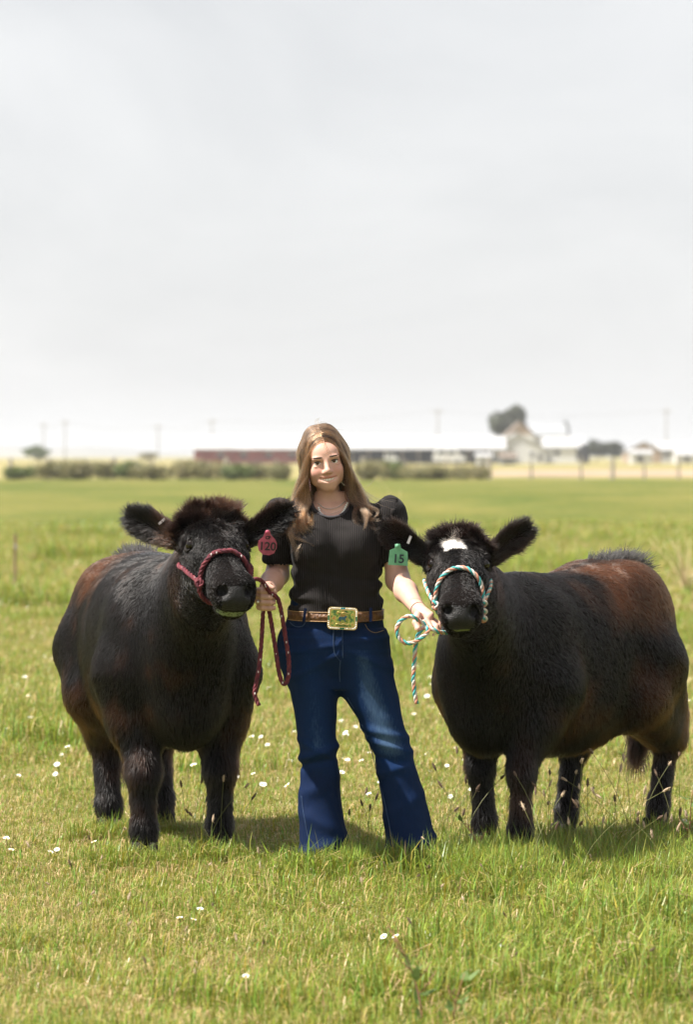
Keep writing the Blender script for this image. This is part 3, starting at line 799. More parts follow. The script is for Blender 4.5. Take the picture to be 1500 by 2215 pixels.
    # eyes with lids, hooves
    for s in (-1, 1):
        e = MB().ball(H(.30, s * .1005, .041), .0225 * q, nu=18, nv=12).build('eye', M_eye, root, True); e.matrix_parent_inverse.identity()
        for up, dn in ((1, .0), (-1, .0)):
            pts = []
            for k in range(9):
                a = math.pi * k / 8
                pts.append(H(.30 + .052 * math.cos(a), s * (.1030 + .009 * math.sin(a) - .009 * up), .037 + .003 * up + up * .0160 * math.sin(a)))
            lid = MB().tube(pts, np.array([.003, .0048, .006, .0066, .007, .0066, .006, .0048, .003]) * q, 7).build('eyelid', M_lid, root, True); lid.matrix_parent_inverse.identity()
    for ho in legs:
        for s in (-1, 1):
            mb = MB()
            ring = lambda z, a, b, o: [(ho[0] + o + a * math.cos(t), ho[1] + s * .030 * lg + b * lg * math.sin(t), z) for t in np.linspace(0, 2 * math.pi, 12, endpoint=False)]
            V0 = ring(0.0, .070, .032, .024) + ring(.03, .062, .030, .018) + ring(.075, .046, .026, .006)
            mb.add(V0, [(r * 12 + i, r * 12 + (i + 1) % 12, r * 12 + 12 + (i + 1) % 12, r * 12 + 12 + i) for r in range(2) for i in range(12)] + [tuple(range(12))[::-1], tuple(range(24, 36))])
            h_ = mb.build('hoof', M_hoof, root, True); h_.matrix_parent_inverse.identity()
    # ---- coat of hair
    ear_d = np.zeros(len(V))
    isear = np.zeros(len(V), bool)
    for tip, s, wd, face in ears:
        b = H(.10, s * .085, -.015); T = wl(tip); e = (T - b); le = np.linalg.norm(e); e /= le
        tt = (V - b) @ e / le; rr = np.linalg.norm((V - b) - ((V - b) @ e)[:, None] * e, axis=1)
        isear |= (tt > .22) & (tt < 1.2) & (rr < wd * 1.4)
    dens = np.where(nose, 0, 1.0) * np.where(head, 1.6, 1.0) * np.where(isear, 2.2, 1.0) * np.where(V[:, 2] < .06, 0, 1)
    dens *= np.where(head & (np.linalg.norm(V - H(.30, .103, .042), axis=1) < .030), 0, 1) * np.where(head & (np.linalg.norm(V - H(.30, -.103, .042), axis=1) < .030), 0, 1)
    dens *= np.where(head & (ht > .84) & (np.abs(hlat) < .085), .35, 1)
    p, n = scatter(V, F, N, nh, dens)
    x, y, z = p.T
    t = (p - P) @ fx / Lh; la = (p - P) @ lx / q; nn = (p - P) @ nx / q
    hd = (np.linalg.norm(p - H(.5, 0, -.02), axis=1) < .34 * q) & (t > -.25) & (np.abs(la) < .16)
    flow = np.tile(np.array([-.55, 0, -.85]), (nh, 1))
    flow[:, 0] += vnoise(p, 6, seed + 8) * .35 + vnoise(p * np.array([1, 1, .3]), 45, seed + 12) * .30; flow[:, 1] += vnoise(p, 6, seed + 9) * .35 + vnoise(p * np.array([1, 1, .3]), 45, seed + 13) * .30
    front = np.clip((x - .75 * L0) / .15, 0, 1)[:, None]
    flow = flow * (1 - front) + np.array([.05, 0, -1]) * front
    lowm = np.clip((.6 - z) / .15, 0, 1)[:, None]; flow = flow * (1 - lowm) + np.array([-.12, 0, -1]) * lowm
    flow[hd] = (fx * .5)[None] + lx[None] * np.sign(la[hd])[:, None] * .5 - nx * .2 + rng.normal(size=(hd.sum(), 3)) * .25
    ln = .013 + .008 * np.clip((zc - .1 - z) / .25, 0, 1) + .006 * np.clip((.6 - z) / .2, 0, 1) - .006 * np.clip((.35 - z) / .2, 0, 1)
    ln = np.where(hd, np.where(t < .45, .013, .007), ln)
    lift = np.full(nh, .18) + .10 * vnoise(p * np.array([1, 1, .35]), 38, seed + 14) + .22 * np.clip((.7 - z) / .2, 0, 1)
    lift = np.where(hd & (t > .45), .22, lift); isE = np.zeros(nh, bool)
    for tip, s, wd, face in ears:
        b = H(.10, s * .085, -.015); T = wl(tip); e = (T - b); le = np.linalg.norm(e); e /= le
        tt = (p - b) @ e / le; rv = (p - b) - ((p - b) @ e)[:, None] * e; rr = np.linalg.norm(rv, axis=1)
        m = (tt > .15) & (tt < 1.2) & (rr < wd * 1.4)
        flow[m] = e * .8 + rv[m] / (rr[m][:, None] + 1e-6) * .7; ln[m] = .020 + .010 * rng.random(m.sum()); lift[m] = .5; hd[m] = False; isE |= m
    ln = ln * (.6 + .8 * rng.random(nh))
    tang = flow - n * (flow * n).sum(1)[:, None]; tang /= np.linalg.norm(tang, axis=1)[:, None] + 1e-6
    d = tang + n * (lift * (.6 + .8 * rng.random(nh)))[:, None] + rng.normal(size=(nh, 3)) * (np.where(hd | isE, .26, .11) + .06 * np.clip((.65 - z) / .2, 0, 1))[:, None]
    d /= np.linalg.norm(d, axis=1)[:, None]
    K = 4
    s_ = np.linspace(0, 1, K)[None, :, None]
    pts = p[:, None] + d[:, None] * s_ * ln[:, None, None] + (tang - n * .35)[:, None] * (s_ ** 2) * (ln * .35)[:, None, None]
    jit = np.clip(rng.normal(1, .35, nh), .35, 2.2)
    Ch = paint(p, n, jit)
    rad = (np.array([.00065, .0007, .0006, .0002])[None]) * np.ones((nh, 1))
    # shaggy hair on the poll and forehead, tail brush, ear fringe
    nf = 8000
    dens2 = np.where((ht > -.22) & (ht < .30) & (np.abs(hlat) < .13) & (hn > -.02) & ~isear, np.clip((.30 - ht) / .2, .1, 1), 0)
    p2, n2 = scatter(V, F, N, nf, dens2)
    t2 = (p2 - P) @ fx / Lh; l2 = (p2 - P) @ lx / q
    upv = np.array([0, 0, 1.0])
    cl = np.stack([vnoise(p2, 34, seed + 20 + i) for i in range(3)], 1)
    d2 = n2 * .50 + cl * 1.05 + rng.normal(size=(nf, 3)) * .20 + np.where((t2 < .12)[:, None], upv * S['tuft'][0], fx * .55)
    d2 += lx * (l2 * S['tuft'][1])[:, None]
    d2 /= np.linalg.norm(d2, axis=1)[:, None]
    ln2 = np.where(t2 < .10, S['tuft'][2], S['tuft'][2] * .55 * np.clip(1.15 - t2 * 2.2, .4, 1)) * (.45 + .75 * rng.random(nf))
    bend = np.stack([vnoise(p2, 60, seed + 30 + i) for i in range(3)], 1) * .5 + fx * .25 - upv * .15
    pts2 = p2[:, None] + d2[:, None] * s_ * ln2[:, None, None] + bend[:, None] * s_ ** 2 * (ln2 * .6)[:, None, None]
    C2 = paint(p2, n2, np.clip(rng.normal(1, .4, nf), .3, 2.4))
    rad2 = np.array([.0009, .0011, .0008, .0002])[None] * np.ones((nf, 1))
    # tail brush and ridge at the tail head
    nt_ = 2600
    tb = tl[-6:]; k_ = rng.integers(0, 6, nt_)
    p3 = tb[k_] + rng.normal(size=(nt_, 3)) * .012
    d3 = np.array([0, 0, -1.0]) + rng.normal(size=(nt_, 3)) * .14; ln3 = .10 + .09 * rng.random(nt_)
    ph = rng.random(nt_) * 6.28
    wav = np.stack([np.cos(ph), np.sin(ph), np.zeros(nt_)], 1)
    pts3 = p3[:, None] + d3[:, None] * s_ * ln3[:, None, None] + wav[:, None] * np.sin(s_ * 5) * .012
    C3 = np.tile(SABLE * .7, (nt_, 1)) * np.clip(rng.normal(1, .3, nt_), .4, 2)[:, None]
    rad3 = np.array([.0008, .0009, .0008, .0003])[None] * np.ones((nt_, 1))
    nr = 1500
    dens4 = np.where((np.abs(V[:, 1]) < .06) & (V[:, 2] > zc + hh * .6) & (V[:, 0] < -.55 * L0), 1.0, 0)
    p4, n4 = scatter(V, F, N, nr, dens4)
    d4 = n4 * .8 + np.array([-.7, 0, .1]) + rng.normal(size=(nr, 3)) * .3; ln4 = .018 + .025 * rng.random(nr)
    pts4 = p4[:, None] + d4[:, None] * s_ * ln4[:, None, None]
    C4 = np.tile(BLACK * 1.2, (nr, 1)); rad4 = np.array([.0008, .0009, .0007, .0002])[None] * np.ones((nr, 1))
    ho = hair_object('coat', np.vstack([pts, pts2, pts3, pts4]), np.vstack([rad, rad2, rad3, rad4]), np.vstack([Ch, C2, C3, C4]), M_coat, root)
    ho.matrix_parent_inverse.identity()
    ho['kind'] = 'stuff'
    return dict(root=root, H=lambda t, l, n: lw(H(t, l, n)), fx=fx @ R.T, lx=lx @ R.T, nx=nx @ R.T, q=q, body=(lw(V), F, N @ R.T))

def ang_of(h): return math.atan2(h[1], h[0])
h1 = (math.sin(math.radians(14)), -math.cos(math.radians(14)))
cow1 = make_cow('black_steer', (-.744, .84), ang_of(h1), dict(bt=.38, zc=.785, hh=.365, hw=.290, len=.60, rise=.012, bx=.02, rx=-.40, legb=.42, pollb=.6, tuft=(.8, 1.5, .066), lg=.86, ch=1.0),
                [(.45, .155), (.49, -.150), (-.54, .12), (-.40, -.125)], W(454, 1162, -.08), W(506, 1286, -.45),
                [(W(272, 1112, -.02), -1, .056, (-.1, -1, -.12)), (W(634, 1096, -.14), 1, .050, (.3, -1, .1))],
                [(-.71, .0, .75), (-.69, .0, .5), (-.68, 0, .38)], 11, drool=True)
tag(cow1['root'], 'larger black steer in red rope halter with pink ear tag numbered 120', 'cattle', 'haltered cattle')
h2 = (-math.sin(math.radians(38)), -math.cos(math.radians(38)))
cow2 = make_cow('black_steer', (.825, .78), ang_of(h2), dict(bt=.20, zc=.735, hh=.345, hw=.262, len=.53, rise=.075, bx=.12, rx=-.50, legb=.5, pollb=.3, tuft=(.55, 2.5, .05), lg=.72, ch=1.13),
                [(.47, .155), (.33, -.115), (-.60, .08), (-.19, -.09)], W(990, 1203, -.06), W(998, 1328, -.42),
                [(W(828, 1136, -.12), -1, .048, (.1, -1, .1)), (W(1150, 1136, -.05), 1, .050, (.15, -1, -.15))],
                [(-.68, .03, .80), (-.67, -.02, .58), (-.66, -.06, .42)], 23, star=(.175, -.020, .085, .043))
tag(cow2['root'], 'smaller black steer with white forehead patch and green ear tag numbered 15', 'cattle', 'haltered cattle')
# ------------------------------------------------------------------ the woman between the cattle
M_skin = pmat('skin', (.56, .325, .25), (.62, .37, .285), 30, rough=.48, sss=.12, spec=.4, attr='col')
M_nail = pmat('fingernail', (.70, .47, .40), (.75, .52, .45), 50, rough=.25)
M_white = pmat('eye_white', (.72, .70, .68), (.78, .76, .74), 60, rough=.12)
M_iris = pmat('iris_brown', (.035, .015, .008), (.06, .028, .014), 200, rough=.1)
M_brow = pmat('eyebrow_hair', (.035, .02, .013), (.06, .035, .022), 300, rough=.7)
M_teeth = pmat('tooth_enamel', (.80, .77, .70), (.86, .83, .77), 80, rough=.18)
M_mouth = pmat('mouth_inside', (.05, .012, .01), (.08, .02, .018), 80, rough=.4)
M_strand = hairmat('woman_hair', rough=.28, radial=.4, ior=1.5)
M_silver = pmat('silver', (.62, .60, .57), (.75, .73, .70), 80, rough=.22, metal=1)
M_pearl = pmat('pearl_bead', (.78, .76, .73), (.88, .86, .83), 90, rough=.2)
M_gold = pmat('aged_gold', (.62, .43, .16), (.75, .55, .25), 60, rough=.28, metal=1)
M_pinkbead = pmat('pink_bead', (.55, .25, .33), (.7, .45, .5), 90, rough=.3)
M_elastic = pmat('hair_tie_elastic', (.02, .02, .022), (.05, .04, .05), 90, rough=.8)
M_sole = pmat('shoe_leather', (.50, .50, .44), (.62, .61, .55), 25, rough=.6, bump=.2)

def shirt_material():
    m, t, b, l = nmat('black_rib_knit')
    b.inputs['Roughness'].default_value = .75; b.inputs['Specular IOR Level'].default_value = .12; b.inputs['Sheen Weight'].default_value = .04
    at = t.nodes.new('ShaderNodeAttribute'); at.attribute_name = 'rib'
    mu = t.nodes.new('ShaderNodeMath'); mu.operation = 'SINE'
    l(at.outputs['Fac'], mu.inputs[0])
    rp = t.nodes.new('ShaderNodeValToRGB'); rp.color_ramp.elements[0].position = .2; rp.color_ramp.elements[1].position = .8
    rp.color_ramp.elements[0].color = (.004, .0034, .0034, 1); rp.color_ramp.elements[1].color = (.024, .020, .0195, 1)
    md = t.nodes.new('ShaderNodeMath'); md.operation = 'MULTIPLY_ADD'; md.inputs[1].default_value = .5; md.inputs[2].default_value = .5
    l(mu.outputs[0], md.inputs[0]); l(md.outputs[0], rp.inputs[0]); l(rp.outputs[0], b.inputs['Base Color'])
    bp = t.nodes.new('ShaderNodeBump'); bp.inputs['Strength'].default_value = .6; bp.inputs['Distance'].default_value = .002
    l(md.outputs[0], bp.inputs['Height']); l(bp.outputs[0], b.inputs['Normal'])
    return m
def denim_material():
    m, t, b, l = nmat('blue_denim')
    b.inputs['Roughness'].default_value = .8; b.inputs['Specular IOR Level'].default_value = .15; b.inputs['Sheen Weight'].default_value = .0
    at = t.nodes.new('ShaderNodeAttribute'); at.attribute_name = 'wear_shade'
    tc = t.nodes.new('ShaderNodeTexCoord')
    mp = t.nodes.new('ShaderNodeMapping'); mp.inputs['Scale'].default_value = (9, 9, 1.4)
    l(tc.outputs['Object'], mp.inputs[0])
    nz = t.nodes.new('ShaderNodeTexNoise'); nz.inputs['Scale'].default_value = 26; nz.inputs['Detail'].default_value = 6; nz.inputs['Roughness'].default_value = .7
    l(mp.outputs[0], nz.inputs['Vector'])
    ad = t.nodes.new('ShaderNodeMath'); ad.operation = 'MULTIPLY_ADD'; ad.inputs[1].default_value = .36; ad.inputs[2].default_value = -.18
    l(nz.outputs['Fac'], ad.inputs[0])
    a2 = t.nodes.new('ShaderNodeMath'); a2.operation = 'ADD'; l(ad.outputs[0], a2.inputs[0]); l(at.outputs['Fac'], a2.inputs[1])
    rp = t.nodes.new('ShaderNodeValToRGB')
    rp.color_ramp.elements[0].position = 0; rp.color_ramp.elements[0].color = (.0018, .0065, .028, 1)
    rp.color_ramp.elements[1].position = 1; rp.color_ramp.elements[1].color = (.16, .27, .42, 1)
    e = rp.color_ramp.elements.new(.45); e.color = (.0028, .020, .078, 1)
    l(a2.outputs[0], rp.inputs[0]); l(rp.outputs[0], b.inputs['Base Color'])
    n2 = t.nodes.new('ShaderNodeTexNoise'); n2.inputs['Scale'].default_value = 60; l(mp.outputs[0], n2.inputs['Vector'])
    bp = t.nodes.new('ShaderNodeBump'); bp.inputs['Strength'].default_value = .35; bp.inputs['Distance'].default_value = .003
    l(n2.outputs['Fac'], bp.inputs['Height']); l(bp.outputs[0], b.inputs['Normal'])
    return m
M_shirt = shirt_material(); M_denim = denim_material()
M_thread = pmat('tan_thread', (.20, .13, .06), (.26, .18, .09), 200, rough=.8)
M_navy = pmat('navy_thread', (.02, .045, .10), (.03, .06, .14), 200, rough=.8)
M_belt = pmat('tooled_leather', (.085, .032, .012), (.19, .085, .03), 90, rough=.42, bump=.8, bscale=140)
M_beltpale = pmat('belt_edge_stitch', (.38, .22, .10), (.5, .32, .16), 120, rough=.6)

person = empty('person', (-.04, 0, 0))
tag(person, 'smiling woman in black ribbed top and flared jeans holding both lead ropes', 'person')
PX = DW / FPX     # metres per photo pixel at the woman

# ---- head frame
roll, yaw = math.radians(8), math.radians(4)
HC = W(702.5, 997, -.035)                        # between the eyes, at the depth of the skull's centre
Rh = rot((0, 1, 0), -roll) @ rot((0, 0, 1), yaw) @ rot((1, 0, 0), math.radians(3))
hr_, hf_, hu_ = Rh @ np.array([1, 0, 0]), Rh @ np.array([0, -1, 0]), Rh @ np.array([0, 0, 1])
HRm = np.stack([hr_, hf_, hu_], 1)
Q = lambda x, y, z: HC + hr_ * x + hf_ * y + hu_ * z     # right in the picture, forward, up

sk = Field((-.345, -.42, .91), (.365, .16, 1.64), .0029)
# skull and face
sk.ell(Q(0, -.012, .040), (.071, .090, .080), HRm, .02)
sk.ell(Q(0, .022, -.030), (.0585, .066, .080), HRm, .02)
sk.ell(Q(0, .055, -.090), (.026, .027, .021), HRm, .022)          # chin
sk.ell(Q(0, .055, .030), (.050, .030, .030), HRm, .03)            # forehead
for s in (-1, 1):
    sk.ell(Q(s * .033, .055, -.032), (.024, .023, .023), HRm, .025)       # cheek
    sk.ell(Q(s * .046, .0, -.056), (.013, .04, .026), HRm, .025)         # jaw angle
    sk.ell(Q(s * .029, .080, .014), (.021, .010, .007), HRm, .012)       # brow
    sk.ell(Q(s * .0310, .088, -.001), (.0160, .013, .0058), HRm, .006, cut=True)
    sk.ell(Q(s * .0115, .091, -.038), (.0080, .0090, .0068), HRm, .007)  # nostril wing
    sk.ell(Q(s * .0300, .0775, -.0125), (.017, .006, .004), HRm, .006)   # smiling lower lid
    sk.ell(Q(s * .072, -.008, -.012), (.006, .016, .029), HRm, .008)     # ear
sk.cone(Q(0, .082, .006), Q(0, .102, -.030), .0065, .0095, .012)
sk.ell(Q(0, .102, -.035), (.0100, .0095, .0085), HRm, .008)
# smiling mouth
def smile(x): return 7.5 * x * x
upper = [Q(x, .0868 - 14.5 * x * x, -.0575 + smile(x) * .80) for x in np.linspace(-.032, .032, 9)]
lower = [Q(x, .0822 - 13.0 * x * x, -.0775 + smile(x) * 2.1) for x in np.linspace(-.029, .029, 9)]
sk.ell(Q(0, .0665, -.068), (.036, .020, .020), HRm, .015)
for i in range(8):
    tp = lambda j: 1 - .75 * (abs(j - 4) / 4) ** 2; sk.cone(upper[i], upper[i + 1], .0028 * tp(i), .0028 * tp(i + 1), .006); sk.cone(lower[i], lower[i + 1], .0036 * tp(i), .0036 * tp(i + 1), .006)
mid = [Q(x, .0905 - 13.5 * x * x, -.0672 + smile(x) * 1.30) for x in np.linspace(-.0305, .0305, 9)]
for i in range(8): sk.cone(mid[i], mid[i + 1], .0034 + .0050 * (1 - abs(i - 4) / 4.), .0034 + .0050 * (1 - abs(i - 3) / 4.), .002, cut=True)
# neck and chest
nb = W(716, 1100, .01)
sk.loft([Q(0, -.03, -.045), Q(0, -.03, -.100), nb + (0, .015, .012), nb + (0, .015, -.03)], [.043, .042, .050, .085], [.044, .044, .050, .058], (1, 0, 0), (0, 1, 0), .02)
sk.vloft([(1.20, -.045, .01, .12, .08), (1.28, -.045, .01, .135, .085), (1.345, -.045, .015, .125, .07), (1.372, -.05, .02, .085, .055)], .02)
# her right arm (left in the picture): bent, forearm towards the camera
sh, el, wr = W(612, 1120, .01), W(600, 1243, .055), W(579, 1271, -.165)
sk.cone(sh, el, .043, .041, .03); sk.cone(el, el * .5 + wr * .5, .042, .040, .02); sk.cone(el * .5 + wr * .5, wr, .040, .027, .02)
fist = W(578, 1292, -.205)
FX = lambda x, y, z: fist + np.array([x, y, z])
sk.ell(FX(.006, .018, .002), (.026, .030, .043), None, .015); sk.cone(wr, FX(.005, .02, .01), .027, .028, .015)
nails = []
for i in range(4):
    z = .026 - i * .0205; c = [1.0, 1.06, 1.0, .86][i]
    a = FX(-.022, .020, z * .9); b = FX(-.034 * c, -.010 * c, z); d = FX(-.018, -.032 * c, z - .003); e = FX(.012, -.034 * c, z - .004); g = FX(.026, -.018, z - .003)
    sk.cone(a, b, .0115, .0108, .006); sk.cone(b, d, .0106, .0100, .004); sk.cone(d, e, .0100, .0094, .004); sk.cone(e, g, .0092, .0080, .004)
    if i == 0: nails.append((e * .25 + g * .75 + np.array([.004, -.0062, .001]), np.array([.55, .83, 0.0])))
tb = [FX(.020, .012, .026), FX(.006, -.020, .046), FX(-.002, -.036, .046), FX(.022, -.045, .036)]
sk.cone(tb[0], tb[1], .0155, .0125, .010); sk.cone(tb[1], tb[2], .0122, .0112, .006); sk.cone(tb[2], tb[3], .0112, .0085, .006)
# her left arm (right in the picture): down and forward to the calf's chin
sh2, el2, wr2 = W(842, 1122, .0), W(861, 1254, -.03), W(906, 1319, -.285)
sk.cone(sh2, el2, .043, .042, .03); m2 = el2 * .6 + wr2 * .4
sk.cone(el2, m2, .043, .040, .02); sk.cone(m2, wr2, .040, .0255, .02)
HW = lambda px, py, dy: W(px, py, -.335 + dy)
kn0 = HW(931, 1342, -.01)
sk.loft([wr2, HW(914, 1329, .02), HW(926, 1339, .0)], [.024, .030, .031], [.020, .020, .017], (.55, 0, .83), (.3, 1, .2), .012)
chains = [([HW(936, 1340, .016), HW(950, 1350, .006), HW(950, 1362, -.010), HW(944, 1369, -.018)], .0098),
          ([HW(932, 1344, -.002), HW(945, 1355, -.024), HW(944, 1368, -.036), HW(937, 1373, -.036)], .0102),
          ([HW(925, 1346, -.014), HW(932, 1357, -.036), HW(930, 1369, -.044), HW(922, 1372, -.036)], .0098),
          ([HW(917, 1345, -.020), HW(919, 1356, -.040), HW(915, 1364, -.046), HW(909, 1365, -.038)], .0088)]
for P, r0 in chains: sk.chain(P, [r0 * 1.08, r0, r0 * .92, r0 * .8], .005)
for P, r0 in chains[:2]: nails.append((P[3] * .8 + P[2] * .2 + np.array([.0, -.0075, -.001]), np.array([0, 1, 0.])))
sk.cone(HW(904, 1330, -.012), HW(900, 1347, -.035), .0150, .0125, .010); sk.chain([HW(900, 1347, -.035), HW(905, 1360, -.052), HW(913, 1370, -.056)], [.0125, .0108, .0085], .005)
V, F = sk.net(2)
hx, hy, hz = (V - HC) @ hr_, (V - HC) @ hf_, (V - HC) @ hu_
C = np.ones((len(V), 3))
face = (np.abs(hx) < .09) & (hz > -.12) & (hz < .13) & (hy > -.02)
ck = np.exp(-(((np.abs(hx) - .040) / .020) ** 2 + ((hz + .032) / .020) ** 2)) * face
C *= 1 - ck[:, None] * np.array([0.0, .16, .12])
lipd = np.full(len(V), 9.0)
for P in (upper, lower):
    P = np.array(P)
    for q in catmull(P, 4): lipd = np.minimum(lipd, np.linalg.norm(V - q, axis=1))
lip = np.clip((.0066 - lipd) / .003, 0, 1) * face
C = C * (1 - lip[:, None]) + np.array([.82, .56, .56]) * lip[:, None]
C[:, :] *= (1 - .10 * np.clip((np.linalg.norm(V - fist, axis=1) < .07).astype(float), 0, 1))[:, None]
me = mesh(V, F, 'woman_body'); setcol(me, C)
body = link('body', me, M_skin, person, True)
skinV = V
# eyes, brows, teeth, nails
for s in (-1, 1):
    c = Q(s * .0310, .0715, -.001)
    e = MB().ball(c, .0125, nu=16, nv=12).build('eye', M_white, person, True)
    look = hf_ * .0 + (np.array(cam.location) - c); look /= np.linalg.norm(look)
    MB().ball(c + look * .0088, (.0074, .0045, .0074), np.stack([hr_, look, hu_], 1), 14, 8).build('iris', M_iris, e, True)
    pts = [c + hr_ * x + hf_ * (.0108 - 14 * x * x) + hu_ * (.0052 - 16 * x * x) for x in np.linspace(-.0155, .0155, 9)]
    MB().tube(pts, [.0008, .0016, .0021, .0024, .0025, .0024, .0021, .0016, .0008], 6).build('eyelashes', M_brow, person, True)
    pts = [Q(s * x, .0905 - 11 * (x - .028) ** 2 - .10 * max(0, x - .03), .0175 + .10 * (x - .014) - 4.0 * max(0, x - .032) ** 2) for x in np.linspace(.012, .050, 10)]
    MB().tube(pts, np.array([.0022, .0029, .0032, .0032, .003, .0027, .0024, .002, .0014, .0008]), 7).build('eyebrow', M_brow, person, True)
for i in range(-4, 5):
    x = i * .0056
    w = .0027 if abs(i) < 3 else .0024
    MB().ball(Q(x, .0832 - 13.0 * x * x, -.0662 + smile(x) * 1.10), (w, .003, .0062 - .0004 * abs(i)), HRm, 8, 6).build('tooth', M_teeth, person, True)
mb = MB()
mb.ball(Q(0, .068, -.068), (.028, .008, .011), HRm, 14, 8).build('mouth_cavity', M_mouth, person, True)
for p, n in nails:
    u = np.cross(n, [0, 0, 1.]); u /= np.linalg.norm(u)
    MB().ball(p, (.0052, .0018, .0062), np.stack([u, n, np.cross(u, n)], 1), 8, 6).build('fingernail', M_nail, person, True)

# ---- black ribbed top
sf = Field((-.36, -.26, .92), (.30, .22, 1.46), .0042)
cx = lambda a, b: ((a + b) / 2 - 750) * PX
hwp = lambda a, b: (b - a) / 2 * PX
zp = lambda y: CAMZ - (y - HORIZ) * PX
sf.vloft([(zp(1332), cx(628, 824), .008, hwp(628, 824), .118), (zp(1312), cx(627, 827), .008, hwp(627, 827), .124), (zp(1285), cx(629, 825), .006, hwp(629, 825), .122), (zp(1245), cx(633, 823), .004, hwp(633, 823), .116), (zp(1205), cx(631, 824), .0, hwp(631, 824), .118),
          (zp(1160), cx(626, 828), .004, hwp(626, 828), .118), (zp(1120), cx(622, 836), .012, hwp(622, 836), .100), (zp(1098), cx(634, 826), .018, hwp(634, 826), .078), (zp(1086), cx(660, 800), .022, hwp(660, 800), .058)], .02, e=2.3)
for x in (681, 773):
    sf.ell(W(x, 1180, -.088), (.068, .066, .075), None, .055)
for s, x, y in ((-1, 606, 1114), (1, 846, 1110)):            # puffed caps and short sleeves
    sf.ell(W(x, y, .012), (.058, .066, .064), None, .03)
    a, b = (W(608, 1115, .012), W(600, 1206, .036)) if s < 0 else (W(843, 1115, .008), W(851, 1206, -.012))
    sf.cone(a, b, .061, .056, .02)
sf.A = np.maximum(sf.A, -1)
# open neck, sleeve and hem ends
sf.ell(W(717, 1078, -.06), (.072, .10, .068), None, .008, cut=True)
sf.ell(W(716, 1060, .02), (.060, .07, .075), None, .008, cut=True)
sf.cone(W(600, 1212, .037), W(596, 1270, .055), .047, .060, .003, cut=True)
sf.cone(W(851, 1212, -.013), W(864, 1270, -.04), .047, .060, .003, cut=True)
V, F = sf.net(2)
keep = V[:, 2] > zp(1326)
# folds: horizontal bunching at the waist, tension from the bust
N = vnormals(V, F)
side = np.clip((np.abs(V[:, 0] + .04) - .07) / .08, 0, 1)
low = np.clip((zp(1205) - V[:, 2]) / .05, 0, 1)
ph = V[:, 2] * 95 + 2.2 * np.sin(V[:, 0] * 11 + 1) + vnoise(V, 14, 3) * 2.0
fold = (np.sin(ph) * .0075 * (.25 + .75 * side) + vnoise(V, 40, 5) * .002) * low
up = 1 - low
fold += np.sin(V[:, 0] * 60 + V[:, 2] * 45 + vnoise(V, 20, 6) * 2) * .002 * up + vnoise(V, 30, 8) * .0025 * up
V = V + N * fold[:, None]
me = mesh(V, F, 'top')
angL = np.arctan2(V[:, 1] - .03, V[:, 0] - (602 - 750) * PX) * .057; angR = np.arctan2(V[:, 1], V[:, 0] - (848 - 750) * PX) * .057
ribv = np.where(V[:, 0] < (632 - 750) * PX, angL, np.where(V[:, 0] > (824 - 750) * PX, angR, V[:, 0])) * (2 * math.pi / .0080)
a = me.attributes.new('rib', 'FLOAT', 'POINT'); a.data.foreach_set('value', ribv.astype(np.float32))
link('ribbed_top', me, M_shirt, person, True)
# ruffle flaps standing off the shoulders
for s, A_ in ((-1, W(622, 1118, .012)), (1, W(832, 1110, .012))):
    n_, m_ = 34, 6; VV = []; FF = []
    for i in range(n_):
        t = i / (n_ - 1); th = -.9 + 3.9 * t; rad_ = np.array([0, -math.cos(th), math.sin(th)])
        env = math.sin(math.pi * t) ** .7
        for j in range(m_):
            u = j / (m_ - 1)
            VV.append(A_ + rad_ * (.060 + .014 * u * env + .006 * math.sin(t * 26) * u) + np.array([s * (.046 * env * u), 0, -.020 * u * u * env]))
    for i in range(n_ - 1):
        for j in range(m_ - 1): FF.append((i * m_ + j, (i + 1) * m_ + j, (i + 1) * m_ + j + 1, i * m_ + j + 1))
    me = mesh(VV, FF, 'ruffle'); a = me.attributes.new('rib', 'FLOAT', 'POINT'); a.data.foreach_set('value', np.array([v[1] * 850 for v in VV], np.float32))
    o = link('shoulder_ruffle', me, M_shirt, person, True)
    so = o.modifiers.new('thickness', 'SOLIDIFY'); so.thickness = .003
# neckband
nk = [W(717 + 43 * math.sin(t), 1080 + 39 * math.cos(t), -.014 - .074 * math.cos(t)) for t in np.linspace(-1.65, 1.65, 22)]
o = MB().tube(nk, .0055, 7).build('neckband', M_elastic, person, True)

# ---- jeans
jf = Field((-.30, -.24, -.01), (.36, .24, 1.01), .0048)
hip = [(1318, 628, 824, .112, .01), (1340, 619, 829, .118, .012), (1370, 610, 834, .128, .018), (1410, 606, 838, .132, .02), (1435, 616, 838, .112, .018), (1465, 650, 806, .07, .015)]
jf.vloft([(zp(y), cx(a, b), cy, hwp(a, b), hd) for y, a, b, hd, cy in hip], .02, e=2.4)
LL = [(1400, 608, 724, .110, .012), (1450, 612, 728, .106, .005), (1500, 628, 730, .094, 0), (1559, 640, 728, .083, -.002), (1626, 649, 729, .075, -.004), (1680, 650, 733, .078, .004), (1735, 649, 739, .086, .008), (1793, 648, 746, .097, .008), (1858, 651, 744, .108, .0), (1880, 655, 743, .112, -.004)]
RR = [(1400, 720, 836, .110, .012), (1450, 729, 849, .106, .005), (1500, 740, 861, .096, 0), (1559, 777, 873, .086, -.004), (1626, 806, 891, .078, -.006), (1680, 818, 906, .080, .0), (1735, 828, 923, .086, .004), (1793, 833, 937, .097, .004), (1858, 839, 947, .108, -.004), (1886, 845, 950, .112, -.006)]
for rows in (LL, RR):
    jf.vloft([(zp(y), cx(a, b), cy, hwp(a, b), hd) for y, a, b, hd, cy in rows], .045, e=2.2)
V, F = jf.net(2)
V[:, 2] = np.maximum(V[:, 2], .004)
N = vnormals(V, F); z = V[:, 2]
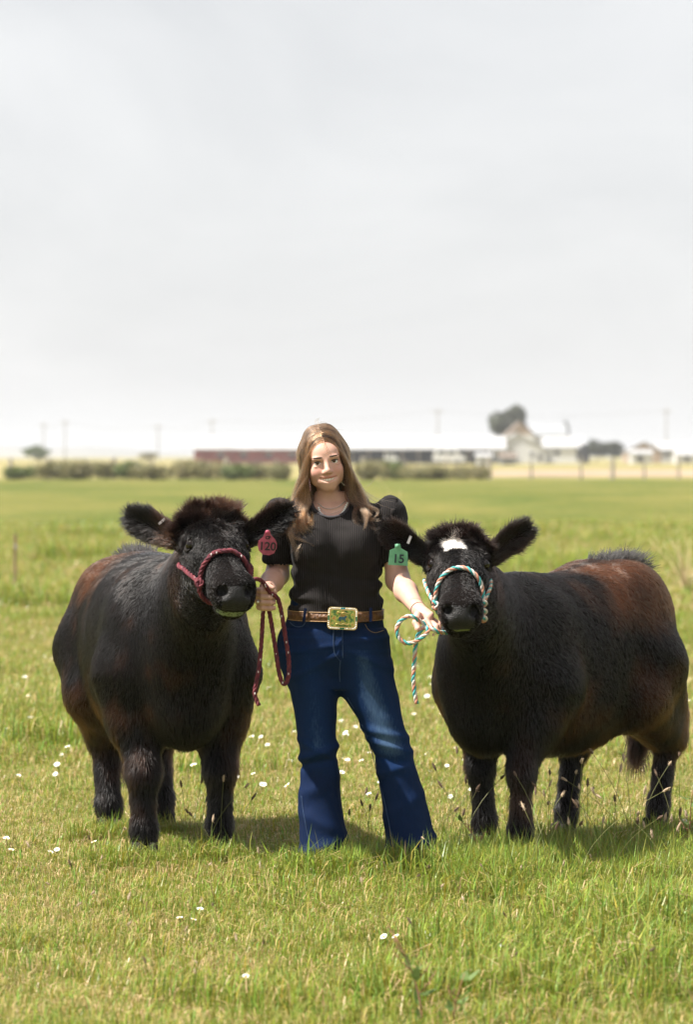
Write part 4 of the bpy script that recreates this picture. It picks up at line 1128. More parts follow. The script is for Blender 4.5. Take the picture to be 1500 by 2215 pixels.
legc = np.where(V[:, 0] < (735 - 750) * PX + np.clip((zp(1480) - z) * .16, 0, .06), 0, 1)
wr_ = np.zeros(len(V))
for zz, amp, wd, til, lg in ((zp(1630), .010, .016, .35, 0), (zp(1648), -.008, .014, .2, 0), (zp(1615), .006, .014, -.5, 0), (zp(1705), .006, .03, .5, 0), (zp(1770), .006, .03, -.5, 0), (zp(1835), .008, .02, .35, 0),
                             (zp(1585), .007, .016, -.2, 1), (zp(1610), .007, .014, -.3, 1), (zp(1640), -.006, .015, -.15, 1), (zp(1665), .005, .015, .3, 1), (zp(1840), .007, .02, .3, 1), (zp(1760), .005, .03, .6, 1),
                             (zp(1400), .004, .012, .15, 0), (zp(1418), -.004, .012, -.2, 1), (zp(1440), .005, .014, .5, 0), (zp(1445), .005, .014, -.5, 1), (zp(1378), .003, .01, .1, 1)):
    c0 = V[legc == lg][:, 0].mean()
    m = (legc == lg)
    wr_ += m * amp * np.exp(-((z - zz - til * (V[:, 0] - c0)) / wd) ** 2)
wr_ += vnoise(V * np.array([1, 1, .6]), 26, 9) * .0022 + vnoise(V, 60, 10) * .0008
hemflare = np.clip((.16 - z) / .16, 0, 1) * np.sin(np.arctan2(V[:, 1], V[:, 0] - np.where(legc == 0, cx(650, 744), cx(840, 948))) * 4 + 1) * .006
V = V + N * (wr_ + hemflare)[:, None]; V[:, 2] = np.maximum(V[:, 2], .004)
me = mesh(V, F, 'jeans')
wear_shade = .30 + .16 * vnoise(V, 5, 12)
for lg, xs in ((0, [(zp(1380), 668), (zp(1500), 680), (zp(1600), 690), (zp(1720), 695)]), (1, [(zp(1380), 778), (zp(1500), 800), (zp(1600), 838), (zp(1720), 872)])):
    xs = np.array(sorted(xs)); xc = (np.interp(z, xs[:, 0], xs[:, 1]) - 750) * PX
    w = np.exp(-((V[:, 0] - xc) / .045) ** 2) * np.clip((z - zp(1640)) / .05, 0, 1) * np.clip((zp(1385) - z) / .06, 0, 1) * (V[:, 1] < .02)
    wear_shade += (legc == lg) * w * .20
wear_shade -= .16 * np.clip((zp(1650) - z) / .05, 0, 1) * np.clip((z - zp(1866)) / .01, 0, 1)  # shade on the lower legs, knee to hem, put into the denim colour
wear_shade += (z < zp(1862)) * .30 * (vnoise(V, 90, 14) * .5 + .6) * (legc == 0)
wear_shade += np.exp(-((z - zp(1375)) / .004) ** 2) * .12 + np.exp(-((z - zp(1405)) / .004) ** 2) * .10
a = me.attributes.new('wear_shade', 'FLOAT', 'POINT'); a.data.foreach_set('value', np.clip(wear_shade, 0.02, .98).astype(np.float32))
jeans = link('jeans', me, M_denim, person, True)
jeanV = V; jN = vnormals(V, F)
def on_jeans(px, py, lift=.002):
    """front surface of the jeans under a photo pixel"""
    x, zz = (px - 750) * PX, zp(py)
    d = (jeanV[:, 0] - x) ** 2 + (jeanV[:, 2] - zz) ** 2 + np.where(jN[:, 1] < .35, 0, 1)
    i = int(np.argmin(d)); return np.array([x, jeanV[i, 1] - lift, zz])
def seam(pts, name, m, r=.0013):
    P = np.array([on_jeans(*p) for p in catmull(pts, 10)[:, :2]])
    P[:, 1] = np.convolve(np.pad(P[:, 1], 2, mode='edge'), np.ones(5) / 5, 'valid')
    MB().tube(P, r, 5).build(name, m, jeans, True)
seam([(722, 1358), (722, 1385), (724, 1408), (735, 1425)], 'fly_stitch', M_navy); seam([(741, 1352), (742, 1420)], 'fly_stitch', M_navy, .0016)
seam([(737, 1425), (735, 1450), (736, 1472)], 'crotch_seam', M_navy, .002)
seam([(628, 1345), (640, 1353), (655, 1352), (664, 1340)], 'pocket_edge', M_navy, .002)
seam([(790, 1348), (798, 1360), (812, 1366), (830, 1362)], 'pocket_edge', M_thread, .0014)
seam([(742, 1490), (775, 1548), (800, 1610), (818, 1680), (834, 1740), (846, 1800), (862, 1870)], 'inner_leg_seam', M_navy, .0016)
seam([(651, 1690), (655, 1740), (664, 1790), (668, 1820), (656, 1850)], 'outer_leg_seam', M_navy, .0014)

# ---- belt with trophy buckle
ring = lambda z, g: [(cx(627, 826) + (hwp(627, 826) + g) * np.sign(math.cos(t)) * abs(math.cos(t)) ** .87, .010 + (.122 + g) * np.sign(math.sin(t)) * abs(math.sin(t)) ** .87, z - .010 * (0.5 - .5 * math.sin(t)) ) for t in np.linspace(0, 2 * math.pi, 64, endpoint=False)]
zb = zp(1325)
def band(z0, z1, g0, g1, name, m, parent):
    A = ring(z0, g0); B = ring(z1, g0); C_ = ring(z1, g1); D_ = ring(z0, g1); n = 64
    FF = []
    for i in range(n):
        j = (i + 1) % n
        FF += [(i, j, n + j, n + i), (n + i, n + j, 2 * n + j, 2 * n + i), (2 * n + i, 2 * n + j, 3 * n + j, 3 * n + i), (3 * n + i, 3 * n + j, j, i)]
    return MB().add(A + B + C_ + D_, [f[::-1] for f in FF]).build(name, m, parent, True)
belt = band(zb - .019, zb + .017, .004, .009, 'belt', M_belt, person)
for dz in (-.0175, .0155): band(zb + dz - .0012, zb + dz + .0012, .0085, .0105, 'edge_stitch', M_beltpale, belt)
# loose strap end right of the buckle
be = [(772, 1326), (800, 1324), (812, 1326), (819, 1332), (812, 1339), (800, 1341), (772, 1343)]
P0 = np.array([[(x - 750) * PX, 0, zp(y)] for x, y in be])
def ybelt(x): 
    u = np.clip((x - cx(627, 826)) / (hwp(627, 826) + .012), -1, 1); return .010 - (.136) * (1 - abs(u) ** (1 / .87 * 2)) ** .435
mbt = MB(); F_ = [(x, ybelt(x) - .004, z) for x, _, z in P0]; Bk = [(x, ybelt(x) + .003, z) for x, _, z in P0]; n = len(F_)
mbt.add(F_ + Bk, [tuple(range(n)), tuple(range(n, 2 * n))[::-1]] + [(i, n + i, n + (i + 1) % n, (i + 1) % n) for i in range(n)]).build('strap_end', M_belt, belt)
for px in (660, 802):
    p = np.array([(px - 750) * PX, 0, zp(1328)]); p[1] = ybelt(p[0]) - .006
    MB().box(p, (.0055, .0035, .026), rot((0, 1, 0), .12 if px < 700 else 0)).build('belt_loop', M_denim, jeans)
def enamel():
    m, t, b, l = nmat('buckle_enamel')
    tc = t.nodes.new('ShaderNodeTexCoord')
    nz = t.nodes.new('ShaderNodeTexNoise'); nz.inputs['Scale'].default_value = 95; nz.inputs['Detail'].default_value = 3; l(tc.outputs['Object'], nz.inputs['Vector'])
    rp = t.nodes.new('ShaderNodeValToRGB'); rp.color_ramp.elements[0].position = .36; rp.color_ramp.elements[1].position = .68
    rp.color_ramp.elements[0].color = (.06, .14, .05, 1); rp.color_ramp.elements[1].color = (.40, .20, .05, 1)
    e = rp.color_ramp.elements.new(.48); e.color = (.22, .30, .06, 1); e = rp.color_ramp.elements.new(.58); e.color = (.45, .42, .12, 1)
    l(nz.outputs['Fac'], rp.inputs[0]); l(rp.outputs[0], b.inputs['Base Color'])
    b.inputs['Metallic'].default_value = .55; b.inputs['Roughness'].default_value = .32
    bp = t.nodes.new('ShaderNodeBump'); bp.inputs['Strength'].default_value = .5; bp.inputs['Distance'].default_value = .001; l(nz.outputs['Fac'], bp.inputs['Height']); l(bp.outputs[0], b.inputs['Normal'])
    return m
M_enamel = enamel()
M_steer = pmat('dark_teal_enamel', (.01, .05, .07), (.02, .08, .10), 90, rough=.3); M_turq = pmat('turquoise_stone', (.03, .18, .22), (.06, .28, .32), 120, rough=.25)
M_emer = pmat('emerald_stone', (.01, .10, .05), (.02, .16, .08), 120, rough=.2)
bc = np.array([(741.5 - 750) * PX, -.139, zp(1334)]); bu = np.array([math.cos(-.05), 0, math.sin(-.05)]); bv = np.array([-bu[2], 0, bu[0]])
def rrect(w, h, r, n=5):
    P = []
    for sx, sy, a0 in ((1, 1, 0), (-1, 1, .5), (-1, -1, 1), (1, -1, 1.5)):
        for k in range(n):
            a = (a0 + .5 * k / (n - 1)) * math.pi
            P.append((sx * (w - r) + r * math.cos(a), sy * (h - r) + r * math.sin(a)))
    return P
buckle = MB().prism([(x, y * (1 + .06 * math.cos(x / .056 * 1.5))) for x, y in rrect(.055, .040, .012)], bc + (0, .010, 0), bu, bv, (0, -1, 0), .009).build('belt_buckle', M_gold, person)
MB().prism(rrect(.044, .030, .007), bc, bu, bv, (0, -1, 0), .0025).build('face_plate', M_enamel, buckle)
edge = rrect(.0505, .0365, .011, 12)
E = np.array(edge + edge[:1]); sl_ = np.r_[0, np.cumsum(np.linalg.norm(np.diff(E, axis=0), axis=1))]
nbead = 44
for k in range(nbead):
    d = sl_[-1] * k / nbead; x = np.interp(d, sl_, E[:, 0]); y = np.interp(d, sl_, E[:, 1]) 
    MB().ball(bc + bu * x + bv * y + np.array([0, -.001, 0]), .0026 if k % 4 else .0033, nu=7, nv=5).build('rim_bead', M_pearl, buckle, True)
for x, y, m in ((0, .037, M_turq), (0, -.037, M_emer), (.051, 0, M_emer), (-.051, 0, M_emer)):
    MB().box(bc + bu * x + bv * y + np.array([0, -.002, 0]), (.008 if x == 0 else .003, .003, .003 if x == 0 else .008)).build('stone', m, buckle)
steer = [(-.013, .003), (-.011, .006), (.006, .006), (.008, .008), (.010, .011), (.013, .009), (.016, .008), (.015, .004), (.012, .003), (.010, -.002), (.010, -.012), (.0075, -.012), (.007, -.004), (-.006, -.004), (-.007, -.012), (-.0095, -.012), (-.0095, -.004), (-.012, -.002), (-.0145, -.008), (-.016, -.008)]
MB().prism(steer, bc + (0, -.003, 0), bu, bv, (0, -1, 0), .002).build('steer_emblem', M_steer, buckle)
for y0, x0, x1 in ((.021, -.020, .020), (-.021, -.026, .026)):
    MB().tube([bc + bu * x + bv * (y0 + .002 * math.sin(x * 300)) + np.array([0, -.004, 0]) for x in np.linspace(x0, x1, 12)], .0018, 6).build('scroll', M_gold, buckle, True)

# ---- shoes just showing under the hems
for px, yaw_ in ((688, .25), (900, -.35)):
    g = G(px, 1888 if px < 750 else 1890); g[1] = -.02
    x0 = (px - 750) * PX
    sfd = Field((x0 - .14, -.26, -.005), (x0 + .14, .16, .14), .006)
    Rz = rot((0, 0, 1), yaw_); o0 = np.array([x0, .02, 0])
    sfd.loft([o0 + Rz @ np.array(p) for p in ((0, .10, .045), (0, .02, .045), (0, -.05, .034), (0, -.118, .026))], [.034, .038, .044, .030], [.045, .045, .036, .026], (1, 0, 0), (0, 0, 1), .01)
    V, F = sfd.net(2); V[:, 2] = np.maximum(V[:, 2], .003)
    link('shoe', mesh(V, F, 'shoe'), M_sole, person, True)

# ---- jewellery
def surf_y(px, py):
    x, zz = (px - 750) * PX, zp(py)
    d = (skinV[:, 0] - x) ** 2 + (skinV[:, 2] - zz) ** 2
    m = d < .008 ** 2
    return skinV[m, 1].min() if m.any() else -.08
def neckl(pts, r, bead, m, name, step):
    P = catmull(np.array([(x, y, 0) for x, y in pts]), 12)
    P = np.array([np.array([(x - 750) * PX, surf_y(x, y) - r * .6, zp(y)]) for x, y, _ in P])
    P[:, 1] = np.convolve(np.pad(P[:, 1], 4, mode='edge'), np.ones(9) / 9, 'valid')
    root = MB().tube(P, r * .35, 5).build(name, M_silver, person, True)
    if bead:
        sl = np.r_[0, np.cumsum(np.linalg.norm(np.diff(P, axis=0), axis=1))]
        for d in np.arange(0, sl[-1], step):
            MB().ball([np.interp(d, sl, P[:, i]) for i in range(3)], r, nu=7, nv=5).build('bead', m, root, True)
neckl([(690, 1098), (694, 1108), (703, 1115), (716, 1118), (730, 1116), (742, 1107), (752, 1088)], .0042, True, M_pearl, 'bead_necklace', .0082)
neckl([(688, 1088), (700, 1097), (714, 1100), (732, 1096), (748, 1083)], .0020, True, M_silver, 'fine_chain_necklace', .0045)
neckl([(690, 1096), (704, 1108), (718, 1110), (736, 1104), (748, 1092)], .0016, False, M_silver, 'thin_chain_necklace', .004)
for s in (-1, 1):
    c = Q(s * .070, .004, -.075)
    ax = hr_ * (.10 if s < 0 else .80) + hf_ * (1.0 if s < 0 else .55); ax /= np.linalg.norm(ax)
    ear = MB().tube([c + ax * .024 * math.sin(t) + hu_ * .027 * math.cos(t) for t in np.linspace(0, 2 * math.pi, 30)], .0012, 5).build('hoop_earring', M_silver, person, True)
    for t in np.linspace(.5, 5.8, 24):
        MB().ball(c + ax * .024 * math.sin(t) + hu_ * .027 * math.cos(t), .0030, nu=6, nv=4).build('bead', M_pinkbead if s < 0 else M_pearl, ear, True)
MB().ball(Q(.0165, .094, -.036), .0018, nu=8, nv=6).build('nose_stud', M_silver, person, True)
rp_ = FX(-.030, -.026, -.015)
ringo = MB().tube([rp_ + np.array([.012 * math.sin(.6) * math.cos(t) * .4, .0115 * math.cos(t), .0115 * math.sin(t)]) for t in np.linspace(0, 2 * math.pi, 18)], .0014, 5).build('finger_ring', M_silver, person, True)
MB().ball(rp_ + np.array([-.003, -.0125, .0]), (.0052, .003, .0040), nu=8, nv=6).build('setting_stone', M_pearl, ringo, True)
dv = (wr2 - m2) / np.linalg.norm(wr2 - m2); u_ = np.cross(dv, [0, 1, 0]); u_ /= np.linalg.norm(u_); v_ = np.cross(dv, u_)
MB().tube([wr2 + dv * -.004 + .0275 * (math.cos(t) * u_ + math.sin(t) * v_) for t in np.linspace(0, 2 * math.pi, 26)], .0016, 5).build('hair_tie', M_elastic, person, True)

# ---- hair: locks falling from a middle parting
scalp = Field((-.30, -.20, 1.32), (.12, .20, 1.70), .005)
scalp.ell(Q(0, -.020, .046), (.0745, .091, .0825), HRm, .02)
scalp.loft([Q(0, -.05, .02), Q(0, -.055, -.06), Q(0, -.055, -.13)], [.074, .078, .075], [.045, .042, .034], hr_, hf_, .03)
scalp.ell(Q(0, .085, -.045), (.0655, .095, .0985), HRm, .006, cut=True)
V, F = scalp.net(2)
me = mesh(V, F, 'scalp_hair'); setcol(me, np.ones((len(V), 3)))
M_under = pmat('hair_underlayer', (.035, .018, .010), (.07, .037, .02), 60, rough=.5, stretch=(6, 6, 1), bump=.5)
hair_root = link('hair', me, M_under, person, True)
strands = []; cols = []; rads = []
hrng = np.random.default_rng(5)
K = 16
def lock(ctrl, n, w0, w1, tone, wave=.006, freq=3.0):
    """n strands about a guide; ctrl = control points; w0,w1 width at root and tip"""
    g = catmull(ctrl, 8); sl = np.r_[0, np.cumsum(np.linalg.norm(np.diff(g, axis=0), axis=1))]
    ph = hrng.random(3) * 6.28
    for _ in range(n):
        ln = .56 + .46 * hrng.random() ** .7
        t = np.linspace(0, min(1, ln), K)
        P = np.stack([np.interp(t * sl[-1], sl, g[:, i]) for i in range(3)], 1)
        off = hrng.normal(size=3) * np.array([1, .8, .4])
        wdt = (w0 + (w1 - w0) * np.sin(t * 2.4)) [:, None]
        P = P + off * wdt + (wave * t ** 1.0)[:, None] * np.stack([np.sin(t * freq * 6.28 + ph[0] + off[0] * .3), np.sin(t * freq * 6.28 + ph[1]) * .7, 0 * t], 1)
        P += np.cumsum(hrng.normal(size=(K, 3)) * .0006, 0)
        strands.append(P); rads.append(np.linspace(1, .45, K) * .0006)
        c0 = np.array([.055, .027, .014]) * tone; c1 = np.array([.25, .130, .062]) * tone
        mixv = np.clip(hrng.normal(.42, .22), 0, 1); cols.append(np.clip((c0 * (1 - mixv) + c1 * mixv) * hrng.normal(1, .15), .01, .8))
def along(s, a, end, bulge=.0, fwd=0.0):
    """guide from the parting at arc a (0 front .. 1 back) over side s down to end"""
    y0 = .070 - .15 * a
    def cap(x, y): return .046 + .0865 * math.sqrt(max(.0, 1 - (x / .0785) ** 2 - ((y + .02) / .095) ** 2))
    r = Q(s * .0015 + .002 + .004 * hrng.normal(), y0, cap(.002, y0) + .002)
    x1 = min(.042, .0785 * math.sqrt(max(.05, 1 - ((y0 * .96 + .02) / .095) ** 2)) * .75); p1 = Q(s * (x1 + bulge * .4), y0 * .96, cap(x1, y0 * .96) + .002)
    y2 = y0 * .85 + fwd; x2 = max(.0785 * math.sqrt(max(.0, 1 - ((y2 + .02) / .095) ** 2)) + .002, .048); p2 = Q(s * (x2 + bulge), y2, .040)
    p3 = Q(s * (.0765 + bulge), y0 * .60 + .006 + fwd, -.03)
    return [r, p1, p2, p3] + list(end)
for s in (-1, 1):
    for k in range(52):
        a = k / 51
        jx, jy = hrng.normal() * 6, hrng.normal() * 6
        if s < 0:
            mid_ = W(650 + 8 * hrng.normal(), 1088, -.075 + .10 * a); en = W(656 + 14 * hrng.normal(), 1140 + jy, -.13 + .10 * a); tip = W(663 + 15 * hrng.normal(), 1172 + 20 * hrng.normal() - 30 * a, -.150 + .1 * a)
        else:
            mid_ = W(772 + 8 * hrng.normal(), 1078, -.065 + .10 * a); en = W(788 + 12 * hrng.normal(), 1112 + jy, -.10 + .12 * a); tip = W(798 + 13 * hrng.normal(), 1142 + 20 * hrng.normal() - 18 * a, -.125 + .14 * a)
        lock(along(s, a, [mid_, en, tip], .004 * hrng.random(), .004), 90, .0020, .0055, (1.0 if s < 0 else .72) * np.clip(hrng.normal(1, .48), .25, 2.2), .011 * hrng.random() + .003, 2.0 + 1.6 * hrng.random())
# wind-blown wisps
for tgt in (W(812, 1030, -.03), W(835, 1085, -.04), W(858, 1090, -.05), W(852, 1104, -.06)):
    lock(along(1, .5, [W(778, 1055, -.02), (W(778, 1055, -.02) + tgt) / 2 + (0, 0, -.012), tgt]), 9 if tgt[2] < 1.45 else 4, .002, .006, 1.2, .004, 1.2)
for tgt in (W(632, 1010, 0), W(634, 1060, -.02), W(690, 905, 0), W(712, 912, .02), W(738, 930, 0), W(640, 1075, -.06)):
    lock([Q(-.01, .02, .122), (Q(-.02, .0, .132) + tgt) / 2 + hrng.normal(size=3) * .006, tgt], 5, .003, .006, 1.2, .003, 1.0)
lock([Q(.0, .070, .085), Q(.004, .092, .055), Q(.010, .096, .030), Q(.020, .096, .018)], 3, .001, .002, .8, .001, 1)
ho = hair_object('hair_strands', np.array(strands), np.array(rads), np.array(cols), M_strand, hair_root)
ho['kind'] = 'stuff'
# ------------------------------------------------------------------ rope halters, lead ropes, ear tags
def rope_mats(name, cols_):
    return [pmat(f'{name}_{i}', c, tuple(min(1, x * 1.35) for x in c), 160, rough=.75, bump=.5, bscale=420) for i, c in enumerate(cols_)]
RED = rope_mats('red_rope', [(.115, .014, .024), (.085, .011, .022), (.14, .021, .030)]); M_fleck = pmat('white_fleck', (.6, .5, .5), (.7, .62, .6), 90, rough=.8)
TEAL = rope_mats('teal_rope', [(.05, .30, .30), (.50, .22, .15), (.55, .50, .45)])
def rope(name, pts, r, mats, parent, label=None, pitch=None, flecks=0, smoothn=14):
    """three strands twisted along a path: each strand is a sub-part"""
    P = catmull(pts, smoothn); sl = np.r_[0, np.cumsum(np.linalg.norm(np.diff(P, axis=0), axis=1))]
    n = max(12, int(sl[-1] / (r * .55))); d = np.linspace(0, sl[-1], n)
    P = np.stack([np.interp(d, sl, P[:, i]) for i in range(3)], 1)
    T = np.gradient(P, axis=0); T /= np.linalg.norm(T, axis=1)[:, None]
    u = np.cross(T[0], [.3, .9, .1]); U = []
    for i in range(n):
        u = u - T[i] * (u @ T[i]); u /= np.linalg.norm(u); U.append(u.copy())
    U = np.array(U); B = np.cross(T, U)
    pitch = pitch or r * 6.5
    root = empty(name, P[0]); root.parent = parent; root.matrix_parent_inverse = basis(parent).inverted()
    for k in range(3):
        a = 2 * math.pi * (d / pitch + k / 3)
        S = P + (r * .50) * (np.cos(a)[:, None] * U + np.sin(a)[:, None] * B)
        MB().tube(S, r * .56, 6).build('strand', mats[k], root, True)
    for k in range(flecks):
        i = int(rng.integers(2, n - 2)); a = 2 * math.pi * d[i] / pitch
        MB().ball(P[i] + np.array([0, -r * 1.0, 0]) + rng.normal(size=3) * r * .2, (r * .30, r * .2, r * .55), nu=6, nv=4).build('fleck', M_fleck, root, True)
    return root
def snap(cow, p, gap):
    """drop a point onto the animal's surface"""
    V, F, N = cow['body']; i = int(np.argmin(((V - p) ** 2).sum(1)))
    return V[i] + N[i] * gap
def strap(cow, pts, gap):
    P = catmull(np.array([cow['H'](*p) for p in pts]), 6)
    P = np.array([snap(cow, p, gap) for p in P])
    for _ in range(3): P[1:-1] = P[1:-1] * .4 + .3 * (P[:-2] + P[2:])
    return P
R1 = .0090
hal1 = empty('rope_halter', cow1['H'](.55, -.09, 0))
tag(hal1, 'dark red twisted rope halter and looped lead on the larger steer', 'halter')
g = .012
nose1 = strap(cow1, [(.64, -.10, -.045), (.625, -.085, .03), (.60, -.04, .085), (.60, .0, .09), (.60, .04, .085), (.625, .085, .03), (.64, .10, -.045)], g)
rope('noseband', nose1, R1, RED, hal1, flecks=3)
rope('cheek_strap', strap(cow1, [(.12, -.12, -.09), (.30, -.125, -.055), (.48, -.11, -.04), (.635, -.10, -.035)], g), R1, RED, hal1, flecks=3)
rope('cheek_strap', strap(cow1, [(.20, .13, -.06), (.36, .125, -.04), (.50, .11, -.03), (.635, .10, -.035)], g), R1, RED, hal1)
rope('chin_strap', strap(cow1, [(.64, -.10, -.045), (.68, -.085, -.09), (.68, -.04, -.125), (.68, .04, -.125), (.66, .09, -.08), (.64, .10, -.04)], g), R1, RED, hal1)
for s in (-1, 1):
    c = snap(cow1, cow1['H'](.645, s * .10, -.04), g)
    rope('knot', [c + (0, -.012, .014), c + (.010, -.016, 0), c + (0, -.014, -.016), c + (-.010, -.012, 0), c + (0, -.010, .014)], R1 * .95, RED, hal1, smoothn=8)
k1 = snap(cow1, cow1['H'](.65, .10, -.045), g)
FXw = lambda x, y, z: fist + np.array([x, y, z])
lead1 = [k1, W(548, 1254, -.33), W(561, 1254, -.30), W(573, 1264, -.265), W(582, 1279, -.248), W(592, 1287, -.24), W(602, 1297, -.225), W(610, 1330, -.21), W(617, 1375, -.20), W(624, 1420, -.195), W(625, 1455, -.195), W(619, 1478, -.195), W(610, 1475, -.195), W(603, 1450, -.20), W(597, 1410, -.20), W(590, 1365, -.205), W(584, 1330, -.21), W(579, 1305, -.205), W(574, 1288, -.20), W(571, 1300, -.205), W(569, 1330, -.21), W(566, 1385, -.21), W(561, 1440, -.21), W(554, 1480, -.21), W(551, 1500, -.21), W(555, 1514, -.21), W(560, 1526, -.212)]
rope('lead_rope', lead1, R1 * .92, RED, hal1, flecks=16)
R2 = .0082
hal2 = empty('rope_halter', cow2['H'](.55, -.09, 0))
tag(hal2, 'teal and coral twisted rope halter and coiled lead on the smaller steer', 'halter')
rope('noseband', strap(cow2, [(.66, -.10, -.055), (.60, -.085, .02), (.55, -.04, .08), (.545, .0, .09), (.56, .04, .085), (.62, .085, .03), (.70, .10, -.04)], g), R2, TEAL, hal2)
rope('cheek_strap', strap(cow2, [(.18, -.13, -.06), (.34, -.12, -.045), (.50, -.11, -.045), (.655, -.10, -.05)], g), R2 * .85, TEAL, hal2)
rope('cheek_strap', strap(cow2, [(.24, .125, -.05), (.40, .12, -.035), (.54, .11, -.03), (.69, .10, -.04)], g), R2 * .85, TEAL, hal2)
rope('chin_strap', strap(cow2, [(.66, -.10, -.055), (.74, -.08, -.09), (.78, -.03, -.125), (.80, .04, -.125), (.80, .085, -.085), (.76, .10, -.05), (.70, .10, -.04)], g), R2, TEAL, hal2)
c = snap(cow2, cow2['H'](.72, .10, -.04), g)
for dz in (.012, -.018, -.044): rope('knot', [c + (-.012, -.008, dz), c + (.0, -.018, dz + .006), c + (.013, -.008, dz + .002), c + (.006, .004, dz - .008), c + (-.012, -.008, dz - .004)], R2, TEAL, hal2, smoothn=8)
c = snap(cow2, cow2['H'](.66, -.10, -.05), g)
rope('knot', [c + (-.010, -.008, .012), c + (.008, -.014, .004), c + (.002, -.012, -.012), c + (-.010, -.006, -.006)], R2, TEAL, hal2, smoothn=8)
ch2 = cow2['H'](.80, -.02, -.135)
hw = -.395
lead2 = [ch2, W(955, 1368, -.37), W(938, 1362, hw), W(922, 1352, hw + .015), W(908, 1343, hw + .0), W(898, 1336, hw - .015), W(884, 1333, hw - .02), W(868, 1342, hw - .02), W(859, 1360, hw - .02), W(864, 1380, hw - .02), W(880, 1391, hw - .02), W(898, 1388, hw - .018), W(914, 1378, hw - .014), W(926, 1366, hw - .004), W(921, 1356, hw + .010), W(912, 1362, hw + .006), W(905, 1374, hw + .004), W(900, 1395, hw + .004), W(897, 1430, hw + .004), W(895, 1465, hw + .004), W(897, 1495, hw + .004), W(902, 1522, hw + .004)]
rope('lead_rope', lead2, R2, TEAL, hal2)

# ---- ear tags
def text_mesh(txt, size, name, m, parent, base, U, V, N, ext=.0008, bold=.0):
    cu = bpy.data.curves.new(name, 'FONT'); cu.body = txt; cu.size = size; cu.extrude = ext; cu.align_x = 'CENTER'; cu.align_y = 'CENTER'; cu.offset = bold
    o = bpy.data.objects.new(name, cu); col.objects.link(o)
    dg = bpy.context.evaluated_depsgraph_get(); me = bpy.data.meshes.new_from_object(o.evaluated_get(dg))
    bpy.data.objects.remove(o); bpy.data.curves.remove(cu)
    Mx = Matrix(((U[0], V[0], N[0], base[0]), (U[1], V[1], N[1], base[1]), (U[2], V[2], N[2], base[2]), (0, 0, 0, 1)))
    me.transform(Mx)
    return link(name, me, m, parent)
M_pinktag = pmat('pink_plastic', (.30, .042, .080), (.42, .08, .13), 60, rough=.5, bump=.15); M_greentag = pmat('green_plastic', (.11, .33, .19), (.16, .40, .25), 50, rough=.45, bump=.15)
M_ink = pmat('black_ink', (.012, .008, .012), (.02, .014, .018), 80, rough=.6); M_blueink = pmat('blue_black_ink', (.012, .02, .035), (.02, .03, .05), 80, rough=.6)
def ear_tag(cpx, poly, dy, tilt, mat_, texts, ink, label, neck):
    base = W(cpx[0], cpx[1], dy)
    U = np.array([math.cos(tilt), 0, math.sin(tilt)]); V_ = np.array([-math.sin(tilt), -.15, math.cos(tilt)]); V_ /= np.linalg.norm(V_); N_ = np.cross(U, V_)
    root = MB().prism([(x * PX * .98, -y * PX * .98) for x, y in poly], base, U, V_, N_, .0022).build('ear_tag', mat_)
    tag(root, label, 'ear tag')
    for txt, size, ox, oy in texts:
        text_mesh(txt, size, 'printed_number' if txt.isdigit() else 'printed_letters', ink, root, base + U * ox * PX - V_ * oy * PX + N_ * .0030, U, V_, N_, bold=.0009)
    nbase = base + U * neck[0] * PX - V_ * neck[1] * PX + N_ * .002
    MB().ball(nbase, (.008, .004, .008), nu=10, nv=6).build('stud', mat_, root, True)
    return root
ear_tag((578, 1178), [(-5, -30), (4, -31), (7, -22), (16, -13), (21, -4), (21, 6), (16, 18), (6, 23), (-8, 22), (-17, 14), (-20, 4), (-19, -7), (-10, -16)], -.285, -.06, M_pinktag, [('120', .042, 1, 4), ('CF', .016, 1, -15)], M_ink, "pink plastic tag printed 120 hanging from the larger steer's ear", (-1, -27))
ear_tag((862, 1203), [(-9, -26), (3, -27), (5, -18), (20, -10), (22, 20), (-21, 20), (-19, -12), (-8, -17)], -.285, -.05, M_greentag, [('15', .044, 1, 6)], M_blueink, "green plastic tag numbered 15 hanging from the smaller steer's ear", (-3, -22))
M_alu = pmat('clip_metal', (.55, .52, .56), (.7, .66, .7), 90, rough=.3, metal=.9)
for p, an, lab in ((W(350, 1128, -.085), .75, "small silver clip on the larger steer's left-hand ear"), (W(886, 1168, -.19), 1.2, "small pinkish metal clip beside the green ear tag")):
    Ry = rot((0, 1, 0), -an)
    mb = MB()
    for y in (-1, 1): mb.box(p + Ry @ np.array([0, y * .014, 0]), (.014, .0015, .0045), Ry)
    mb.box(p + Ry @ np.array([.0140, 0, 0]), (.0015, .0155, .0045), Ry)
    tag(mb.build('ear_clip', M_alu), lab, 'ear clip')
